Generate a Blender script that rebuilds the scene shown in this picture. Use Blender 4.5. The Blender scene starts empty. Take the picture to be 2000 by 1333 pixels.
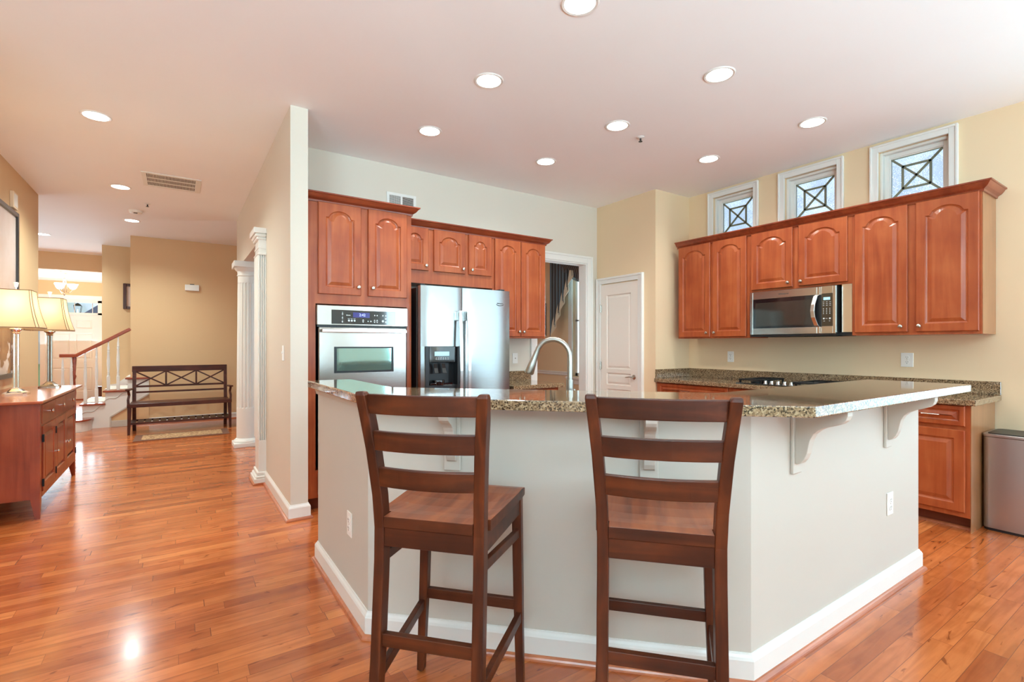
import bpy, bmesh, math, random
from mathutils import Matrix, Vector, noise
random.seed(7)
PI = math.pi
R = math.radians
S = bpy.context.scene
COL = S.collection

# ------------------------------------------------------------------ camera
cam_d = bpy.data.cameras.new('camera')
cam = bpy.data.objects.new('camera', cam_d)
COL.objects.link(cam)
cam.location = (0, 0, 1.27)
cam.rotation_euler = (R(90), 0, R(-33.98))
cam_d.sensor_width = 36.0
cam_d.lens = 966.0 / 2000.0 * 36.0
cam_d.shift_y = 8.5 / 2000.0
cam_d.clip_start = 0.02
cam_d.clip_end = 300
S.camera = cam

# ------------------------------------------------------------------ exposure
S.view_settings.view_transform = 'Standard'
S.view_settings.look = 'None'
S.view_settings.gamma = 1.0
S.view_settings.exposure = 0.46
S.view_settings.use_curve_mapping = False
S.cycles.max_bounces = 10
S.cycles.diffuse_bounces = 6
S.cycles.glossy_bounces = 5
S.cycles.transmission_bounces = 8
S.cycles.sample_clamp_indirect = 6.0
S.cycles.caustics_reflective = False
S.cycles.caustics_refractive = False

# ------------------------------------------------------------------ world: pale sky above a line of foliage and lawn
W = bpy.data.worlds.new('daylight')
S.world = W
W.use_nodes = True
wn, wl = W.node_tree.nodes, W.node_tree.links
wn.clear()
w_out = wn.new('ShaderNodeOutputWorld')
w_bg = wn.new('ShaderNodeBackground')
w_tc = wn.new('ShaderNodeTexCoord')
w_sep = wn.new('ShaderNodeSeparateXYZ')
w_noise = wn.new('ShaderNodeTexNoise')
w_noise.inputs['Scale'].default_value = 26
w_noise.inputs['Detail'].default_value = 6
w_add = wn.new('ShaderNodeMath'); w_add.operation = 'MULTIPLY_ADD'
w_add.inputs[1].default_value = 0.55
w_ramp = wn.new('ShaderNodeValToRGB')
cr = w_ramp.color_ramp
cr.elements[0].position = 0.10; cr.elements[0].color = (0.26, 0.36, 0.22, 1)
cr.elements[1].position = 0.98; cr.elements[1].color = (0.74, 0.86, 1.0, 1)
for p, c in ((0.26, (0.34, 0.44, 0.34, 1)), (0.36, (0.36, 0.46, 0.52, 1)), (0.46, (0.62, 0.72, 0.86, 1)), (0.53, (0.30, 0.40, 0.56, 1)), (0.58, (0.62, 0.74, 0.92, 1)), (0.64, (0.34, 0.46, 0.62, 1)), (0.70, (0.95, 0.98, 1.0, 1))):
    e = cr.elements.new(p); e.color = c
wl.new(w_tc.outputs['Generated'], w_sep.inputs[0])
wl.new(w_tc.outputs['Generated'], w_noise.inputs['Vector'])
wl.new(w_noise.outputs[0], w_add.inputs[0])
wl.new(w_sep.outputs['Z'], w_add.inputs[2])
wl.new(w_add.outputs[0], w_ramp.inputs[0])
wl.new(w_ramp.outputs[0], w_bg.inputs[0])
w_bg.inputs['Strength'].default_value = 1.3
wl.new(w_bg.outputs[0], w_out.inputs[0])


# ------------------------------------------------------------------ area lights: daylight at the windows, plus added uplights and a hall fill
def area(name, loc, direction, sx, sy, power, color):
    d = bpy.data.lights.new(name, 'AREA')
    d.shape = 'RECTANGLE'; d.size = sx; d.size_y = sy
    d.energy = power; d.color = color
    o = bpy.data.objects.new(name, d)
    COL.objects.link(o)
    o.location = loc
    o.rotation_euler = Vector(direction).to_track_quat('-Z', 'Y').to_euler()
    return o


DAY = (0.56, 0.83, 1.0)
area('uplight_rear_left', (-3.0, -3.12, 1.45), (0, 1, 8.0), 2.2, 1.7, 760, (0.48, 0.81, 1.0))  # turned almost straight up at the rear window, added to brighten the ceiling
area('uplight_rear_door', (0.6, -3.12, 1.15), (0, 1, 6.0), 3.0, 2.0, 330, (0.50, 0.82, 1.0))  # also turned upward, an added uplight for the ceiling
area('daylight_rear_right', (4.40, -3.12, 1.40), (0, 1, 0.6), 0.8, 1.9, 70, DAY)
area('daylight_bay', (4.96, -1.15, 1.385), (-1, 0, 0), 3.25, 2.04, 50, DAY)
area('daylight_dining', (5.30, 5.36, 1.65), (-1, 0, 0.1), 0.9, 1.8, 110, DAY)
area('fill_hall_side', (-3.42, 9.8, 1.45), (1, 0, 0.9), 2.6, 1.8, 26, DAY)  # added fill from an invented side window, brightens the hall
area('daylight_entry', (-2.0, 15.10, 1.15), (0, -1, 0.5), 1.7, 2.0, 95, (0.60, 0.83, 1.0))

# ------------------------------------------------------------------ materials
MATS = {}


def srgb(r, g, b):
    def f(c):
        c /= 255.0
        return c / 12.92 if c <= 0.04045 else ((c + 0.055) / 1.055) ** 2.4
    return (f(r), f(g), f(b), 1)


def new_mat(name):
    m = bpy.data.materials.new(name)
    m.use_nodes = True
    n, l = m.node_tree.nodes, m.node_tree.links
    return m, n, l, n['Principled BSDF']


def plain(name, col, rough=0.5, metal=0.0, emit=None, estr=0.0, coat=0.0, bump=0.0, bscale=200, spec=0.5):
    m, n, l, b = new_mat(name)
    b.inputs['Base Color'].default_value = col
    b.inputs['Roughness'].default_value = rough
    b.inputs['Metallic'].default_value = metal
    b.inputs['Specular IOR Level'].default_value = spec
    if coat:
        b.inputs['Coat Weight'].default_value = coat
        b.inputs['Coat Roughness'].default_value = 0.08
    if emit:
        b.inputs['Emission Color'].default_value = emit
        b.inputs['Emission Strength'].default_value = estr
    tc = n.new('ShaderNodeTexCoord'); nz = n.new('ShaderNodeTexNoise')
    nz.inputs['Scale'].default_value = bscale; nz.inputs['Detail'].default_value = 3
    l.new(tc.outputs['Object'], nz.inputs['Vector'])
    if bump:
        bp = n.new('ShaderNodeBump'); bp.inputs['Strength'].default_value = bump; bp.inputs['Distance'].default_value = 0.002
        l.new(nz.outputs[0], bp.inputs['Height']); l.new(bp.outputs[0], b.inputs['Normal'])
    MATS[name] = m
    return m


def wood(name, dark, mid, light, axis='Z', rough=0.32, coat=0.35, scale=1.0, contrast=1.0, spec=0.4):
    """stained wood: grain stretched along one axis, soft blotches, fine pores"""
    m, n, l, b = new_mat(name)
    tc = n.new('ShaderNodeTexCoord'); mp = n.new('ShaderNodeMapping')
    st = {'X': (1.6, 22, 22), 'Y': (22, 1.6, 22), 'Z': (22, 22, 1.6)}[axis]
    mp.inputs['Scale'].default_value = tuple(v * scale for v in st)
    oi = n.new('ShaderNodeObjectInfo'); vm = n.new('ShaderNodeVectorMath'); vm.operation = 'SCALE'
    cb = n.new('ShaderNodeCombineXYZ')
    l.new(oi.outputs['Random'], cb.inputs[0]); l.new(oi.outputs['Random'], cb.inputs[1]); l.new(oi.outputs['Random'], cb.inputs[2])
    l.new(cb.outputs[0], vm.inputs[0]); vm.inputs['Scale'].default_value = 37.0
    ad = n.new('ShaderNodeVectorMath'); ad.operation = 'ADD'
    l.new(tc.outputs['Object'], ad.inputs[0]); l.new(vm.outputs[0], ad.inputs[1])
    l.new(ad.outputs[0], mp.inputs['Vector'])
    n1 = n.new('ShaderNodeTexNoise'); n1.inputs['Scale'].default_value = 1.0; n1.inputs['Detail'].default_value = 7; n1.inputs['Distortion'].default_value = 0.8
    l.new(mp.outputs[0], n1.inputs['Vector'])
    n2 = n.new('ShaderNodeTexNoise'); n2.inputs['Scale'].default_value = 5.0; n2.inputs['Detail'].default_value = 4
    l.new(ad.outputs[0], n2.inputs['Vector'])
    mx = n.new('ShaderNodeMix'); mx.data_type = 'FLOAT'; mx.inputs[0].default_value = 0.45
    l.new(n1.outputs[0], mx.inputs[2]); l.new(n2.outputs[0], mx.inputs[3])
    rp = n.new('ShaderNodeValToRGB')
    k = 0.17 / contrast
    rp.color_ramp.elements[0].position = 0.5 - k; rp.color_ramp.elements[0].color = dark
    rp.color_ramp.elements[1].position = 0.5 + k; rp.color_ramp.elements[1].color = light
    e = rp.color_ramp.elements.new(0.5); e.color = mid
    l.new(mx.outputs[0], rp.inputs[0]); l.new(rp.outputs[0], b.inputs['Base Color'])
    b.inputs['Roughness'].default_value = rough
    b.inputs['Specular IOR Level'].default_value = spec
    b.inputs['Coat Weight'].default_value = coat; b.inputs['Coat Roughness'].default_value = 0.16
    bp = n.new('ShaderNodeBump'); bp.inputs['Strength'].default_value = 0.06; bp.inputs['Distance'].default_value = 0.002
    l.new(n1.outputs[0], bp.inputs['Height']); l.new(bp.outputs[0], b.inputs['Normal'])
    MATS[name] = m
    return m


def steel(name, col, rough, axis='X', wave=0.0):
    m, n, l, b = new_mat(name)
    b.inputs['Base Color'].default_value = col
    b.inputs['Metallic'].default_value = 1.0
    tc = n.new('ShaderNodeTexCoord'); mp = n.new('ShaderNodeMapping')
    mp.inputs['Scale'].default_value = {'X': (3, 600, 600), 'Z': (600, 600, 3)}[axis]
    nz = n.new('ShaderNodeTexNoise'); nz.inputs['Scale'].default_value = 1.0; nz.inputs['Detail'].default_value = 2
    l.new(tc.outputs['Object'], mp.inputs[0]); l.new(mp.outputs[0], nz.inputs['Vector'])
    mr = n.new('ShaderNodeMapRange'); mr.inputs[3].default_value = rough * 0.8; mr.inputs[4].default_value = rough * 1.25
    l.new(nz.outputs[0], mr.inputs[0]); l.new(mr.outputs[0], b.inputs['Roughness'])
    if wave:
        n2 = n.new('ShaderNodeTexNoise'); n2.inputs['Scale'].default_value = 2.2; n2.inputs['Detail'].default_value = 1
        mp2 = n.new('ShaderNodeMapping'); mp2.inputs['Scale'].default_value = (0.8, 0.8, 2.0)
        l.new(tc.outputs['Object'], mp2.inputs[0]); l.new(mp2.outputs[0], n2.inputs['Vector'])
        bp = n.new('ShaderNodeBump'); bp.inputs['Strength'].default_value = wave; bp.inputs['Distance'].default_value = 0.02
        l.new(n2.outputs[0], bp.inputs['Height']); l.new(bp.outputs[0], b.inputs['Normal'])
    MATS[name] = m
    return m


def paint(name, col, rough=0.6):
    """painted plaster with a faint roller texture and slight tonal variation"""
    m, n, l, b = new_mat(name)
    tc = n.new('ShaderNodeTexCoord')
    nz = n.new('ShaderNodeTexNoise'); nz.inputs['Scale'].default_value = 1.3; nz.inputs['Detail'].default_value = 2
    l.new(tc.outputs['Object'], nz.inputs['Vector'])
    mx = n.new('ShaderNodeMix'); mx.data_type = 'RGBA'
    mx.inputs[6].default_value = tuple(c * 0.965 for c in col[:3]) + (1,)
    mx.inputs[7].default_value = tuple(min(1, c * 1.02) for c in col[:3]) + (1,)
    l.new(nz.outputs[0], mx.inputs[0]); l.new(mx.outputs[2], b.inputs['Base Color'])
    n2 = n.new('ShaderNodeTexNoise'); n2.inputs['Scale'].default_value = 260; n2.inputs['Detail'].default_value = 2
    l.new(tc.outputs['Object'], n2.inputs['Vector'])
    bp = n.new('ShaderNodeBump'); bp.inputs['Strength'].default_value = 0.05; bp.inputs['Distance'].default_value = 0.002
    l.new(n2.outputs[0], bp.inputs['Height']); l.new(bp.outputs[0], b.inputs['Normal'])
    b.inputs['Roughness'].default_value = rough
    MATS[name] = m
    return m


def granite(name):
    m, n, l, b = new_mat(name)
    tc = n.new('ShaderNodeTexCoord')
    v1 = n.new('ShaderNodeTexVoronoi'); v1.inputs['Scale'].default_value = 170
    n1 = n.new('ShaderNodeTexNoise'); n1.inputs['Scale'].default_value = 120; n1.inputs['Detail'].default_value = 5; n1.inputs['Roughness'].default_value = 0.7
    n2 = n.new('ShaderNodeTexNoise'); n2.inputs['Scale'].default_value = 260; n2.inputs['Detail'].default_value = 3
    for x in (v1, n1, n2):
        l.new(tc.outputs['Object'], x.inputs['Vector'])
    sp = n.new('ShaderNodeSeparateColor'); l.new(v1.outputs['Color'], sp.inputs[0])
    rp = n.new('ShaderNodeValToRGB'); els = rp.color_ramp.elements
    els[0].position = 0.0; els[0].color = srgb(50, 38, 28)
    els[1].position = 1.0; els[1].color = srgb(178, 152, 120)
    for p, c in ((0.14, srgb(82, 62, 44)), (0.3, srgb(124, 98, 70)), (0.55, srgb(146, 118, 88)), (0.8, srgb(160, 134, 104))):
        e = els.new(p); e.color = c
    l.new(sp.outputs[0], rp.inputs[0])
    rp2 = n.new('ShaderNodeValToRGB'); rp2.color_ramp.elements[0].position = 0.36; rp2.color_ramp.elements[1].position = 0.46
    l.new(n1.outputs[0], rp2.inputs[0])
    mx = n.new('ShaderNodeMix'); mx.data_type = 'RGBA'
    mx.inputs[6].default_value = srgb(52, 38, 28)
    l.new(rp2.outputs[0], mx.inputs[0]); l.new(rp.outputs[0], mx.inputs[7])
    l.new(mx.outputs[2], b.inputs['Base Color'])
    b.inputs['Roughness'].default_value = 0.07
    b.inputs['Coat Weight'].default_value = 0.5; b.inputs['Coat Roughness'].default_value = 0.03
    MATS[name] = m
    return m


def plank_floor(name):
    """3-inch stained maple strips running along X, with mineral streaks and small knots"""
    m, n, l, b = new_mat(name)
    tc = n.new('ShaderNodeTexCoord')
    br = n.new('ShaderNodeTexBrick')
    br.offset = 0.0; br.offset_frequency = 1; br.squash = 1.0; br.squash_frequency = 1
    br.inputs['Color1'].default_value = (0, 0, 0, 1); br.inputs['Color2'].default_value = (1, 1, 1, 1)
    br.inputs['Mortar'].default_value = (0.5, 0.5, 0.5, 1)
    br.inputs['Scale'].default_value = 1.0
    br.inputs['Mortar Size'].default_value = 0.0011
    br.inputs['Mortar Smooth'].default_value = 0.2
    br.inputs['Brick Width'].default_value = 0.62
    br.inputs['Row Height'].default_value = 0.0765
    sx = n.new('ShaderNodeSeparateXYZ'); l.new(tc.outputs['Object'], sx.inputs[0])
    dv = n.new('ShaderNodeMath'); dv.operation = 'DIVIDE'; dv.inputs[1].default_value = 0.0765; l.new(sx.outputs['Y'], dv.inputs[0])
    fl_ = n.new('ShaderNodeMath'); fl_.operation = 'FLOOR'; l.new(dv.outputs[0], fl_.inputs[0])
    wn_ = n.new('ShaderNodeTexWhiteNoise'); wn_.noise_dimensions = '1D'; l.new(fl_.outputs[0], wn_.inputs['W'])
    # boards of uneven length: a slow per-row warp along the run plus a random stagger
    ph = n.new('ShaderNodeMath'); ph.operation = 'MULTIPLY_ADD'; ph.inputs[1].default_value = 9.0; l.new(wn_.outputs['Value'], ph.inputs[0]); l.new(sx.outputs['X'], ph.inputs[2])
    sn = n.new('ShaderNodeMath'); sn.operation = 'SINE'; m27 = n.new('ShaderNodeMath'); m27.operation = 'MULTIPLY'; m27.inputs[1].default_value = 2.7
    l.new(ph.outputs[0], m27.inputs[0]); l.new(m27.outputs[0], sn.inputs[0])
    wx = n.new('ShaderNodeMath'); wx.operation = 'MULTIPLY_ADD'; wx.inputs[1].default_value = 0.16; l.new(sn.outputs[0], wx.inputs[0]); l.new(ph.outputs[0], wx.inputs[2])
    cbx = n.new('ShaderNodeCombineXYZ'); l.new(wx.outputs[0], cbx.inputs[0]); l.new(sx.outputs['Y'], cbx.inputs[1])
    l.new(cbx.outputs[0], br.inputs['Vector'])
    sp = n.new('ShaderNodeSeparateColor'); l.new(br.outputs['Color'], sp.inputs[0])
    # board id shifts the grain so each board has its own
    cb = n.new('ShaderNodeCombineXYZ'); mu = n.new('ShaderNodeMath'); mu.operation = 'MULTIPLY'; mu.inputs[1].default_value = 53.0
    l.new(sp.outputs[0], mu.inputs[0]); l.new(mu.outputs[0], cb.inputs[2]); l.new(mu.outputs[0], cb.inputs[0])
    ad = n.new('ShaderNodeVectorMath'); ad.operation = 'ADD'
    l.new(tc.outputs['Object'], ad.inputs[0]); l.new(cb.outputs[0], ad.inputs[1])
    mp = n.new('ShaderNodeMapping'); mp.inputs['Scale'].default_value = (2.2, 26, 26)
    l.new(ad.outputs[0], mp.inputs[0])
    g = n.new('ShaderNodeTexNoise'); g.inputs['Scale'].default_value = 1.0; g.inputs['Detail'].default_value = 6; g.inputs['Distortion'].default_value = 1.2
    l.new(mp.outputs[0], g.inputs['Vector'])
    bl = n.new('ShaderNodeTexNoise'); bl.inputs['Scale'].default_value = 6.0; bl.inputs['Detail'].default_value = 3
    l.new(ad.outputs[0], bl.inputs['Vector'])
    rp = n.new('ShaderNodeValToRGB'); els = rp.color_ramp.elements
    els[0].position = 0.0; els[0].color = srgb(160, 78, 38)
    els[1].position = 1.0; els[1].color = srgb(214, 128, 71)
    for p, c in ((0.25, srgb(188, 101, 51)), (0.55, srgb(202, 113, 60)), (0.8, srgb(176, 89, 44))):
        e = els.new(p); e.color = c
    l.new(sp.outputs[0], rp.inputs[0])
    gr = n.new('ShaderNodeValToRGB'); gr.color_ramp.elements[0].position = 0.30; gr.color_ramp.elements[0].color = (0.70, 0.62, 0.56, 1)
    gr.color_ramp.elements[1].position = 0.62; gr.color_ramp.elements[1].color = (1.06, 1.04, 1.02, 1)
    l.new(g.outputs[0], gr.inputs[0])
    m1 = n.new('ShaderNodeMix'); m1.data_type = 'RGBA'; m1.blend_type = 'MULTIPLY'; m1.inputs[0].default_value = 0.8
    l.new(rp.outputs[0], m1.inputs[6]); l.new(gr.outputs[0], m1.inputs[7])
    br2 = n.new('ShaderNodeValToRGB'); br2.color_ramp.elements[0].position = 0.30; br2.color_ramp.elements[0].color = (0.78, 0.68, 0.60, 1)
    br2.color_ramp.elements[1].position = 0.55; br2.color_ramp.elements[1].color = (1, 1, 1, 1)
    l.new(bl.outputs[0], br2.inputs[0])
    m2 = n.new('ShaderNodeMix'); m2.data_type = 'RGBA'; m2.blend_type = 'MULTIPLY'; m2.inputs[0].default_value = 0.7
    l.new(m1.outputs[2], m2.inputs[6]); l.new(br2.outputs[0], m2.inputs[7])
    # knots and mineral streaks
    mk = n.new('ShaderNodeMapping'); mk.inputs['Scale'].default_value = (2.4, 9, 9)
    l.new(ad.outputs[0], mk.inputs[0])
    kn = n.new('ShaderNodeTexNoise'); kn.inputs['Scale'].default_value = 1.0; kn.inputs['Detail'].default_value = 5; kn.inputs['Distortion'].default_value = 3.5
    l.new(mk.outputs[0], kn.inputs['Vector'])
    kr = n.new('ShaderNodeValToRGB'); kr.color_ramp.elements[0].position = 0.64; kr.color_ramp.elements[0].color = (1, 1, 1, 1)
    kr.color_ramp.elements[1].position = 0.70; kr.color_ramp.elements[1].color = (0.40, 0.28, 0.22, 1)
    l.new(kn.outputs[0], kr.inputs[0])
    m3 = n.new('ShaderNodeMix'); m3.data_type = 'RGBA'; m3.blend_type = 'MULTIPLY'; m3.inputs[0].default_value = 0.8
    l.new(m2.outputs[2], m3.inputs[6]); l.new(kr.outputs[0], m3.inputs[7])
    # seams
    m4 = n.new('ShaderNodeMix'); m4.data_type = 'RGBA'
    l.new(br.outputs['Fac'], m4.inputs[0]); l.new(m3.outputs[2], m4.inputs[6]); m4.inputs[7].default_value = srgb(120, 62, 36)
    l.new(m4.outputs[2], b.inputs['Base Color'])
    rr = n.new('ShaderNodeMapRange'); rr.inputs[3].default_value = 0.13; rr.inputs[4].default_value = 0.24
    l.new(bl.outputs[0], rr.inputs[0]); l.new(rr.outputs[0], b.inputs['Roughness'])
    b.inputs['Coat Weight'].default_value = 0.12; b.inputs['Coat Roughness'].default_value = 0.10
    bp = n.new('ShaderNodeBump'); bp.inputs['Strength'].default_value = 0.06; bp.inputs['Distance'].default_value = 0.001; bp.invert = True
    sm = n.new('ShaderNodeMath'); sm.operation = 'MULTIPLY_ADD'; sm.inputs[1].default_value = -0.12
    l.new(g.outputs[0], sm.inputs[0]); sm.inputs[2].default_value = 0.0
    l.new(sm.outputs[0], bp.inputs['Height']); l.new(bp.outputs[0], b.inputs['Normal'])
    MATS[name] = m
    return m


WALL = paint('cream_paint', srgb(214, 203, 187))
WALLY = paint('warm_lit_cream_paint', srgb(228, 201, 164))  # same cream wall paint, warm light worked into the tone
TAN = paint('hall_lit_cream_paint', srgb(220, 184, 140))  # hall copy of the wall paint, its light worked into the colour
ISLP = paint('island_paint', srgb(195, 186, 174))
CEIL = paint('ceiling_paint', srgb(245, 245, 244), 0.8)
WHITE = plain('white_trim_paint', srgb(228, 224, 217), 0.35)
DOORW = plain('door_paint', srgb(230, 219, 207), 0.4)
FLOOR = plank_floor('maple_plank_floor')
SHOE = wood('shoe_wood', srgb(150, 78, 48), srgb(176, 98, 62), srgb(190, 112, 74), 'X')
GRAN = granite('tan_granite')
CAB = wood('cherry_cabinet_wood', srgb(142, 60, 28), srgb(160, 76, 38), srgb(175, 92, 50), 'Z', rough=0.36, coat=0.15)
CABX = wood('cherry_crown_wood', srgb(112, 44, 22), srgb(132, 56, 30), srgb(148, 70, 38), 'X', rough=0.34, coat=0.3)
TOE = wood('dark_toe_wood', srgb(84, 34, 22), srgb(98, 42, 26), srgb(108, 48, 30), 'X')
SIDEP = wood('veneer_side_panel', srgb(144, 94, 58), srgb(156, 104, 66), srgb(166, 114, 74), 'Z', rough=0.3)
STOOL = wood('walnut_stained_wood', srgb(44, 17, 7), srgb(74, 31, 13), srgb(104, 48, 22), 'Z', rough=0.4, coat=0.05, spec=0.25)
STOOLX = wood('walnut_stained_rail', srgb(42, 16, 7), srgb(70, 29, 12), srgb(98, 45, 20), 'X', rough=0.4, coat=0.05, spec=0.25)
SEATW = wood('worn_seat_wood', srgb(92, 41, 18), srgb(134, 66, 32), srgb(162, 90, 48), 'Y', rough=0.34, coat=0.06, spec=0.3)
SBW = wood('sideboard_cherry', srgb(126, 48, 28), srgb(148, 62, 36), srgb(168, 80, 48), 'Z', rough=0.3, coat=0.4)
SBT = wood('sideboard_top_cherry', srgb(150, 66, 42), srgb(172, 84, 54), srgb(186, 98, 66), 'Y', rough=0.2, coat=0.5)
BENCH = wood('espresso_bench_wood', srgb(52, 22, 14), srgb(72, 32, 20), srgb(92, 44, 28), 'X', rough=0.42, coat=0.05, spec=0.25)
RAILW = wood('handrail_wood', srgb(128, 54, 34), srgb(152, 68, 44), srgb(168, 82, 54), 'X', rough=0.25, coat=0.4)
STEEL = steel('brushed_steel', (0.74, 0.73, 0.71, 1), 0.2, 'X', 0.0)
STEELF = steel('fridge_steel', (0.38, 0.39, 0.39, 1), 0.22, 'X', 0.10)
STEELO = steel('oven_steel', (0.56, 0.53, 0.49, 1), 0.2, 'X', 0.06)
STEELC = steel('can_steel', (0.52, 0.49, 0.48, 1), 0.34, 'Z', 0.0)
NICKEL = plain('brushed_nickel', (0.56, 0.52, 0.46, 1), 0.27, 1.0)
CHROME = plain('polished_chrome', (0.86, 0.86, 0.86, 1), 0.08, 1.0)
PEWTER = plain('antique_pewter', (0.42, 0.37, 0.31, 1), 0.26, 1.0)
BLACK = plain('black_plastic', srgb(22, 22, 24), 0.35)
BLKGL = plain('black_glass', srgb(16, 18, 22), 0.04, 0.0, coat=1.0)
DARKM = plain('dark_grey_metal', srgb(60, 58, 56), 0.4, 0.6)
IRON = plain('black_iron', srgb(24, 24, 25), 0.5, 0.3)
OVGL = plain('oven_glass_teal_reflection', (0.38, 0.62, 0.58, 1), 0.05, 0.85)  # teal outdoor reflection put into the glass colour
MWGL = plain('smoked_microwave_glass', srgb(60, 56, 50), 0.06, 0.35, coat=0.8)
PLATE = plain('white_plastic', srgb(238, 235, 228), 0.35)
SLOT = plain('outlet_slot', srgb(60, 56, 52), 0.6)
BACK = plain('duct_dark', srgb(70, 52, 42), 0.9)
LENS = plain('lamp_lens', (1, 1, 1, 1), 0.5, emit=(1.0, 0.95, 0.88, 1), estr=9.0)
LEDB = plain('blue_clock_digits', (0.1, 0.12, 0.4, 1), 0.4, emit=(0.42, 0.50, 1.0, 1), estr=1.4)
LEDP = plain('clock_window', srgb(38, 36, 92), 0.2, emit=(0.06, 0.06, 0.3, 1), estr=0.35)
LCD = plain('pale_blue_display', srgb(150, 196, 214), 0.15, emit=(0.35, 0.62, 0.72, 1), estr=0.35)
MARK = plain('printed_marks', srgb(206, 212, 212), 0.5)
MARKD = plain('dark_print', srgb(70, 66, 60), 0.5)
CAME = plain('lead_came', srgb(118, 122, 104), 0.35, 0.4)
FAUCETM = plain('satin_faucet_nickel', (0.40, 0.37, 0.33, 1), 0.33, 1.0)
RUBBER = plain('rubber_foot', srgb(40, 36, 34), 0.8)
TREADLIT = plain('lit_tread_white', srgb(228, 220, 208), 0.95, bump=0.6, bscale=400)  # whiteness of brightly lit treads, kept as a surface colour
RUGB = plain('rug_border', srgb(112, 72, 52), 0.95, bump=0.5, bscale=300)
MAT_P = plain('picture_mat', srgb(214, 190, 178), 0.6)
FRAMEB = plain('black_frame', srgb(40, 34, 32), 0.3, coat=0.3)
FRAMEBR = plain('brown_frame', srgb(72, 36, 28), 0.35, coat=0.2)
CLAY = plain('neighbour_siding', srgb(206, 192, 188), 0.8)
SHING = plain('neighbour_shingles', srgb(120, 124, 150), 0.85, bump=0.4, bscale=8)
SWITCHW = PLATE


def glass_mat():
    m, n, l, b = new_mat('window_glass')
    n.remove(b)
    out = n['Material Output']
    t = n.new('ShaderNodeBsdfTransparent'); g = n.new('ShaderNodeBsdfGlossy'); g.inputs['Roughness'].default_value = 0.02
    f = n.new('ShaderNodeFresnel'); f.inputs['IOR'].default_value = 1.45
    mx = n.new('ShaderNodeMixShader')
    t.inputs[0].default_value = (0.96, 0.98, 0.98, 1)
    l.new(f.outputs[0], mx.inputs[0]); l.new(t.outputs[0], mx.inputs[1]); l.new(g.outputs[0], mx.inputs[2])
    l.new(mx.outputs[0], out.inputs[0])
    return m


GLASS = glass_mat()


def bevel_glass_mat():
    """bevelled, slightly wavy leaded glass"""
    m, n, l, b = new_mat('bevelled_glass')
    n.remove(b)
    out = n['Material Output']
    tc = n.new('ShaderNodeTexCoord'); nz = n.new('ShaderNodeTexNoise'); nz.inputs['Scale'].default_value = 26; nz.inputs['Detail'].default_value = 2
    l.new(tc.outputs['Object'], nz.inputs['Vector'])
    bp = n.new('ShaderNodeBump'); bp.inputs['Strength'].default_value = 0.5; bp.inputs['Distance'].default_value = 0.01
    l.new(nz.outputs[0], bp.inputs['Height'])
    g = n.new('ShaderNodeBsdfRefraction'); g.inputs['IOR'].default_value = 1.12; g.inputs['Roughness'].default_value = 0.0
    g.inputs['Color'].default_value = (0.93, 0.97, 0.98, 1)
    s = n.new('ShaderNodeBsdfGlossy'); s.inputs['Roughness'].default_value = 0.05
    l.new(bp.outputs[0], g.inputs['Normal']); l.new(bp.outputs[0], s.inputs['Normal'])
    mx = n.new('ShaderNodeMixShader'); mx.inputs[0].default_value = 0.07
    l.new(g.outputs[0], mx.inputs[1]); l.new(s.outputs[0], mx.inputs[2]); l.new(mx.outputs[0], out.inputs[0])
    return m


BGLASS = bevel_glass_mat()


def shade_mat(name, col, trans):
    m, n, l, b = new_mat(name)
    n.remove(b)
    out = n['Material Output']
    d = n.new('ShaderNodeBsdfDiffuse'); t = n.new('ShaderNodeBsdfTranslucent')
    d.inputs[0].default_value = col; t.inputs[0].default_value = trans
    tc = n.new('ShaderNodeTexCoord'); nz = n.new('ShaderNodeTexNoise'); nz.inputs['Scale'].default_value = 300
    l.new(tc.outputs['Object'], nz.inputs['Vector'])
    bp = n.new('ShaderNodeBump'); bp.inputs['Strength'].default_value = 0.1
    l.new(nz.outputs[0], bp.inputs['Height']); l.new(bp.outputs[0], d.inputs['Normal'])
    mx = n.new('ShaderNodeMixShader'); mx.inputs[0].default_value = 0.4
    l.new(d.outputs[0], mx.inputs[1]); l.new(t.outputs[0], mx.inputs[2]); l.new(mx.outputs[0], out.inputs[0])
    return m


SHADE = shade_mat('cream_lampshade', srgb(222, 200, 164), srgb(238, 210, 166))
FROST = plain('frosted_bowl_glass', srgb(250, 248, 244), 0.4, emit=(1, 0.95, 0.88, 1), estr=1.6)


def art_mat(name, stops, scale, zs):
    m, n, l, b = new_mat(name)
    tc = n.new('ShaderNodeTexCoord'); sp = n.new('ShaderNodeSeparateXYZ'); l.new(tc.outputs['Object'], sp.inputs[0])
    nz = n.new('ShaderNodeTexNoise'); nz.inputs['Scale'].default_value = scale; nz.inputs['Detail'].default_value = 5
    l.new(tc.outputs['Object'], nz.inputs['Vector'])
    ma = n.new('ShaderNodeMath'); ma.operation = 'MULTIPLY_ADD'; ma.inputs[1].default_value = zs
    l.new(sp.outputs['Z'], ma.inputs[0]); l.new(nz.outputs[0], ma.inputs[2])
    rp = n.new('ShaderNodeValToRGB'); els = rp.color_ramp.elements
    els[0].position, els[0].color = stops[0]
    els[1].position, els[1].color = stops[-1]
    for p, c in stops[1:-1]:
        e = els.new(p); e.color = c
    l.new(ma.outputs[0], rp.inputs[0]); l.new(rp.outputs[0], b.inputs['Base Color']); b.inputs['Roughness'].default_value = 0.15
    return m


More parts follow.
